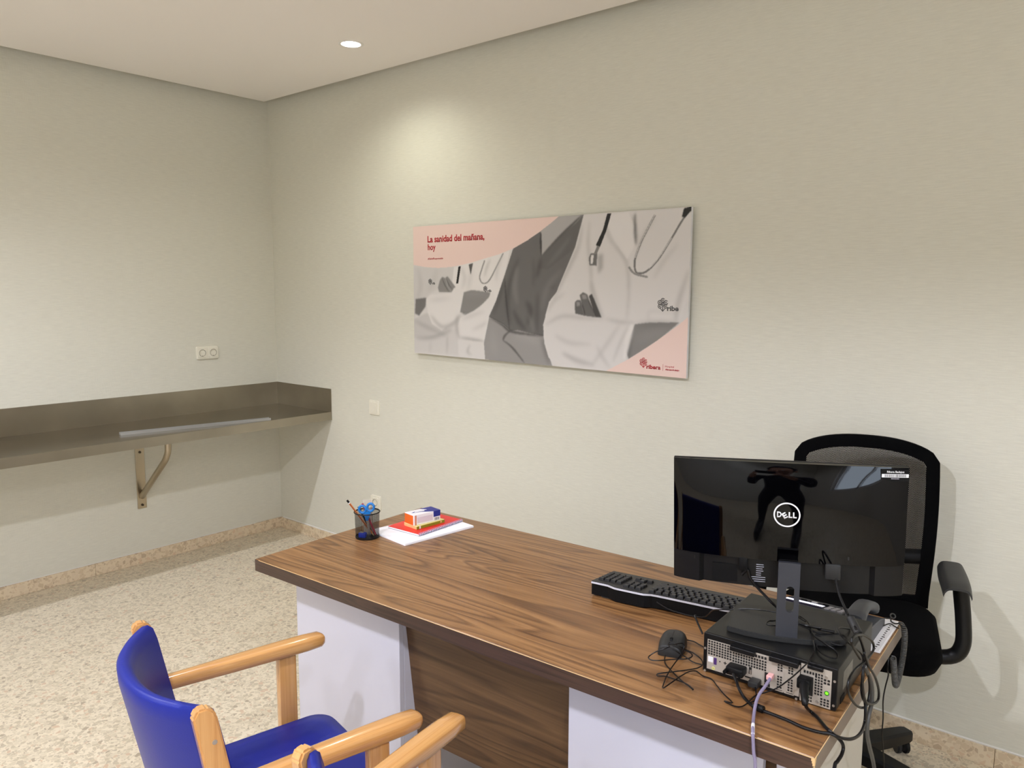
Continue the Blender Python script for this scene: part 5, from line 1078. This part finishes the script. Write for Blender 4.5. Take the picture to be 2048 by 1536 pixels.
for s in (-1, 1):
    ap = obj('arm_post', MB().tube([(s*0.17, -0.03, ST-0.095), (s*0.265, -0.03, ST-0.085), (s*0.297, -0.03, ST-0.045), (s*0.295, -0.03, 0.60), (s*0.278, -0.035, 0.725)], 0.0225, 12, 6), M_BLACKP, t)
    rows = []
    for k in range(13):
        q = k/12; y = -0.155+0.245*q; z = 0.737-0.007*max(0, 1-q*4)**2-0.004*q; w = 0.040*(0.93+0.1*math.sin(PI*q)); ed = 0.0
        ring = []
        for a in range(17):
            th = PI*a/16; xx = math.cos(th); ring.append((s*0.263+xx*w, y, z+0.008*math.sin(th)**0.6-0.016*abs(xx)**6))
        for a in range(16, -1, -1):
            th = PI*a/16; xx = math.cos(th); ring.append((s*0.263+xx*w*0.94, y, z-0.006+0.008*math.sin(th)**0.6-0.016*abs(xx)**6))
        rows.append(ring)
    obj('armrest', MB().loft(rows), M_GREYP, t, smooth=40)
obj('gas_lift', MB().lathe([(0.0, 0.10), (0.03, 0.10), (0.03, 0.24), (0.018, 0.245), (0.018, ST-0.11), (0.0, ST-0.11)], 20), M_BLACKP, t)
for k in range(5):
    A_ = math.radians(66-15+72*k); ca_, sa_ = math.cos(A_), math.sin(A_)
    R_ = Matrix.Rotation(A_, 4, 'Z')
    leg = MB(); rows = []
    for x, w, zt, zb in ((0.0, 0.036, 0.125, 0.085), (0.08, 0.034, 0.120, 0.078), (0.2, 0.028, 0.103, 0.062), (0.275, 0.024, 0.092, 0.055), (0.292, 0.020, 0.088, 0.056)):
        rows.append([(x, -w*0.75, zt), (x, w*0.75, zt), (x, w, zt-0.008), (x, w, zb), (x, -w, zb), (x, -w, zt-0.008)])
    leg.loft(rows); lo = obj('base_leg', xf(leg, R_), M_BLACKP, t, smooth=30)
    sw = Matrix.Translation((0.272*ca_, 0.272*sa_, 0)) @ Matrix.Rotation(A_+1.1+k*0.7, 4, 'Z')
    cs = obj('caster', xf(MB().cyl((0, 0, 0.05), (0, 0, 0.07), 0.006, None, 10), sw), M_BLACKM, t)
    for s in (-1, 1): obj('wheel', xf(MB().cyl((0.012, s*0.006, 0.026), (0.012, s*0.021, 0.026), 0.026, None, 24, 0.003), sw), M_BLACKP if s < 0 else M_GREYP, cs)
    obj('fork', xf(MB().prism([(-0.012, 0.02), (0.036, 0.02), (0.036, 0.04), (0.02, 0.055), (-0.012, 0.055)], -0.0055, 0.0055, RX), sw), M_BLACKM, cs, smooth=0)
# ------------------------------------------------------------------ blue padded beech armchairs
def armchair(label, x, y, phi):
    t = thing('wooden_armchair', label, 'chair', (x, y, 0), phi-PI/2, 'blue and beech visitor chairs')
    AZ = 0.658
    for s in (-1, 1):
        X = s*0.251
        rows = []
        for q, w, h in ((0.0, 0.017, 0.012), (0.010, 0.0245, 0.017), (0.05, 0.027, 0.0185), (0.12, 0.027, 0.0185), (0.24, 0.024, 0.018), (0.32, 0.0195, 0.0175), (0.395, 0.0175, 0.017)):
            y_ = 0.020-q*1.03; n = 16
            rows.append([(X-s*0.0 + w*math.copysign(abs(math.cos(a))**0.55, math.cos(a)), y_, AZ-0.017+h*math.copysign(abs(math.sin(a))**0.6, math.sin(a))) for a in [2*PI*j/n for j in range(n)]])
        obj('arm', MB().loft(rows), M_BEECH, t, smooth=50)
        obj('front_leg', MB().box(X-0.014, X+0.014, -0.108, -0.060, 0, AZ-0.024, 0.005, 2), M_BEECHZ, t, smooth=30)
        xs = s*0.236
        prof_ = [(-0.52, 0.0), (-0.478, 0.0), (-0.405, 0.40), (-0.365, 0.42), (-0.376, 0.60), (-0.411, 0.795), (-0.416, 0.806), (-0.428, 0.815), (-0.446, 0.815), (-0.455, 0.800), (-0.421, 0.60), (-0.415, 0.44), (-0.425, 0.38)]
        bp = obj('back_post', MB().prism(prof_, xs-0.0125, xs+0.0125, RYZ, 0.004, 2), M_BEECHZ, t, smooth=30)
        for yy, zz in ((-0.418, 0.745), (-0.388, 0.635)): obj('screw', MB().cyl((xs+s*0.0120, yy, zz), (xs+s*0.0133, yy, zz), 0.0048, None, 12), M_SCREW, bp)
        obj('side_rail', MB().box(X-0.011, X+0.011, -0.40, -0.085, 0.36, 0.412, 0.003, 1), M_BEECH, t, smooth=30)
    obj('cross_rail', MB().box(-0.24, 0.24, -0.095, -0.073, 0.36, 0.405, 0.003, 1), M_BEECH, t, smooth=30); obj('cross_rail', MB().box(-0.236, 0.236, -0.410, -0.390, 0.36, 0.405, 0.003, 1), M_BEECH, t, smooth=30)
    sd = [(px_, py_-0.195) for px_, py_ in rounded(0.455, 0.425, 0.055, 8)]
    cen = lambda k, z: [(px_*k, -0.195+(py_+0.195)*k, z) for px_, py_ in sd]
    obj('seat', MB().loft([cen(0.93, 0.406), cen(0.985, 0.412), cen(1.0, 0.428), cen(0.99, 0.443), cen(0.955, 0.452), cen(0.8, 0.456), cen(0.4, 0.455)]), M_BLUE, t, smooth=60)
    rows = []; n = 32
    for i in range(n+1):
        q = -1+2*i/n; x_ = q*0.223; bow = 0.085*(1-abs(q)**2.3)
        ring = []
        for (oy, oz) in ((0.017, 0.0), (0.018, 0.06), (0.018, 0.16), (0.018, 0.26), (0.015, 0.287), (0.006, 0.297), (-0.006, 0.297), (-0.014, 0.288), (-0.018, 0.26), (-0.018, 0.16), (-0.018, 0.06), (-0.017, 0.0), (-0.008, -0.010), (0.008, -0.010)):
            lean = -0.388-0.20*(oz-0.10)
            ring.append((x_, lean+oy-bow, 0.510+oz))
        rows.append(ring)
    obj('backrest', MB().loft(rows), M_BLUE, t, smooth=60)
    return t
armchair('blue padded beech armchair facing the desk, seen whole at the left', 3.008, -1.765, math.radians(78.0))
armchair('second blue beech armchair, mostly cut off by the bottom edge of the view', 3.582, -1.734, math.radians(96.8))

# ------------------------------------------------------------------ the person taking the photograph, seen only mirrored in the monitor's glossy back
def skin_chain(nodes, edges, root=0, levels=2):
    me = bpy.data.meshes.new('skin'); me.from_pydata([n[:3] for n in nodes], edges, [])
    o = bpy.data.objects.new('skin', me); COL.objects.link(o)
    sm = o.modifiers.new('skin', 'SKIN'); sm.use_smooth_shade = True; sm.branch_smoothing = 0.4
    for k, n in enumerate(nodes):
        v = me.skin_vertices[0].data[k]; v.radius = (n[3], n[4] if len(n) > 4 else n[3]); v.use_root = (k == root)
    ss = o.modifiers.new('sub', 'SUBSURF'); ss.levels = levels; ss.render_levels = levels
    dg = bpy.context.evaluated_depsgraph_get(); out = bpy.data.meshes.new_from_object(o.evaluated_get(dg))
    bpy.data.objects.remove(o); bpy.data.meshes.remove(me)
    mb = MB(); mb.bm.from_mesh(out); bpy.data.meshes.remove(out); return mb
per = thing('person', 'standing person in dark clothes holding up a phone, mirrored in the monitor back', 'person', (4.80, -3.32, 0), math.radians(40))   # local +Y looks into the room
N = [(0, 0, 0.95, 0.155, 0.115), (0, 0.0, 1.10, 0.145, 0.105), (0, 0.0, 1.28, 0.165, 0.110), (0, -0.01, 1.42, 0.130, 0.090), (0, 0.0, 1.50, 0.055), (0, 0.012, 1.56, 0.055), (0, 0.02, 1.63, 0.085, 0.098), (0, 0.015, 1.72, 0.078, 0.092), (0, 0.01, 1.765, 0.045)]
E_ = [(0, 1), (1, 2), (2, 3), (3, 4), (4, 5), (5, 6), (6, 7), (7, 8)]
for s in (-1, 1):
    b0 = len(N)
    N += [(s*0.095, 0, 0.88, 0.095), (s*0.12, 0.01, 0.70, 0.080), (s*0.14, 0.015, 0.50, 0.058), (s*0.15, -0.005, 0.30, 0.054), (s*0.155, -0.015, 0.10, 0.040), (s*0.158, -0.01, 0.05, 0.042), (s*0.165, 0.10, 0.036, 0.040, 0.034), (s*0.17, 0.17, 0.030, 0.034, 0.026)]
    E_ += [(0, b0)]+[(b0+k, b0+k+1) for k in range(7)]
    a0 = len(N)
    N += [(s*0.185, -0.005, 1.42, 0.062), (s*0.225, 0.03, 1.30, 0.052), (s*0.235, 0.08, 1.17, 0.045), (s*0.19, 0.20, 1.29, 0.040), (s*0.125, 0.31, 1.42, 0.029), (s*0.10, 0.345, 1.465, 0.030, 0.020)]
    E_ += [(3, a0)]+[(a0+k, a0+k+1) for k in range(5)]
body = skin_chain(N, E_, 0)
M_SKIN = mat('skin', (196, 148, 122), 0.55, bump=0.04); M_TROU = mat('dark_trousers', (16, 17, 22), 0.9, bump=0.2); M_JACK = mat('dark_jacket', (14, 14, 17), 0.85, bump=0.2); M_SHOE = mat('black_shoe', (9, 9, 9), 0.4, bump=0.05)
bo = obj('body', body, M_SKIN, per, smooth=60)
for m__ in (M_TROU, M_JACK, M_SHOE): bo.data.materials.append(m__)
for p in bo.data.polygons:
    z = p.center.z; y = p.center.y
    if z < 0.085: p.material_index = 3
    elif z < 0.98 and y < 0.25: p.material_index = 1
    elif (z < 1.50 and y < 0.285): p.material_index = 2
for s in (-1, 1):
    for f_ in range(4):
        off = -0.022+0.0145*f_; ln = (0.030, 0.034, 0.032, 0.025)[f_]
        c0 = Vector((s*0.098, 0.355, 1.47)); up_ = Vector((-s*0.35, 0.5, 0.55)).normalized(); sd_ = Vector((0, -0.6, 0.8)).normalized()
        b1 = c0+sd_*off; fin = skin_chain([(*b1, 0.0095), (*(b1+Vector((-s*0.006, 0.028, 0.012))), 0.0088), (*(b1+Vector((-s*0.024, 0.040, 0.020))), 0.0078), (*(b1+Vector((-s*(0.024+ln*0.6), 0.036, 0.024))), 0.0066)], [(0, 1), (1, 2), (2, 3)], 0, 1)
        obj('finger', fin, M_SKIN, per, smooth=60)
    th = skin_chain([(s*0.098, 0.345, 1.462, 0.012), (s*0.088, 0.352, 1.49, 0.0105), (s*0.075, 0.356, 1.515, 0.0095), (s*0.066, 0.366, 1.53, 0.008)], [(0, 1), (1, 2), (2, 3)], 0, 1)
    obj('thumb', th, M_SKIN, per, smooth=60)
hair = MB(); bmesh.ops.create_uvsphere(hair.bm, u_segments=24, v_segments=14, radius=1.0)
for v in list(hair.bm.verts):
    if v.co.y > 0.35 and v.co.z < 0.45 or v.co.z < -0.45: hair.bm.verts.remove(v)
for v in hair.bm.verts: v.co = Vector((v.co.x*0.094, 0.008+v.co.y*0.108, 1.69+v.co.z*0.108))
obj('hair', hair, mat('dark_hair', (22, 17, 14), 0.7, bump=0.3), per, smooth=60)
for s in (-1, 1):
    obj('eye', xf(MB().lathe([(0, -0.011), (0.008, -0.008), (0.011, 0), (0.008, 0.008), (0, 0.011)], 12), Matrix.Translation((s*0.032, 0.102, 1.655))), M_PRINTW, per)
    obj('ear', xf(MB().lathe([(0, -0.030), (0.008, -0.022), (0.010, 0), (0.008, 0.022), (0, 0.030)], 10), Matrix.Translation((s*0.089, 0.012, 1.645))), M_SKIN, per)
obj('nose', MB().loft([[(-0.008, 0.106, 1.655), (0.008, 0.106, 1.655), (0, 0.114, 1.656)], [(-0.015, 0.106, 1.612), (0.015, 0.106, 1.612), (0, 0.134, 1.614)]]), M_SKIN, per, smooth=60)
obj('mouth', MB().box(-0.024, 0.024, 0.098, 0.112, 1.580, 1.590, 0.003, 2), mat('lips', (150, 84, 78), 0.5, bump=0.02), per)
ph = thing('mobile_phone', 'phone held up by the mirrored person', 'phone', (0, 0, 0))
hp = per.matrix_basis
obj('body', xf(MB().prism(rounded(0.148, 0.072, 0.010, 5), -0.004, 0.004, RX, 0.001), hp @ Matrix.Translation((0.0, 0.395, 1.512)) @ Matrix.Rotation(-0.1, 4, 'X')), M_BLACKP, ph, smooth=0)
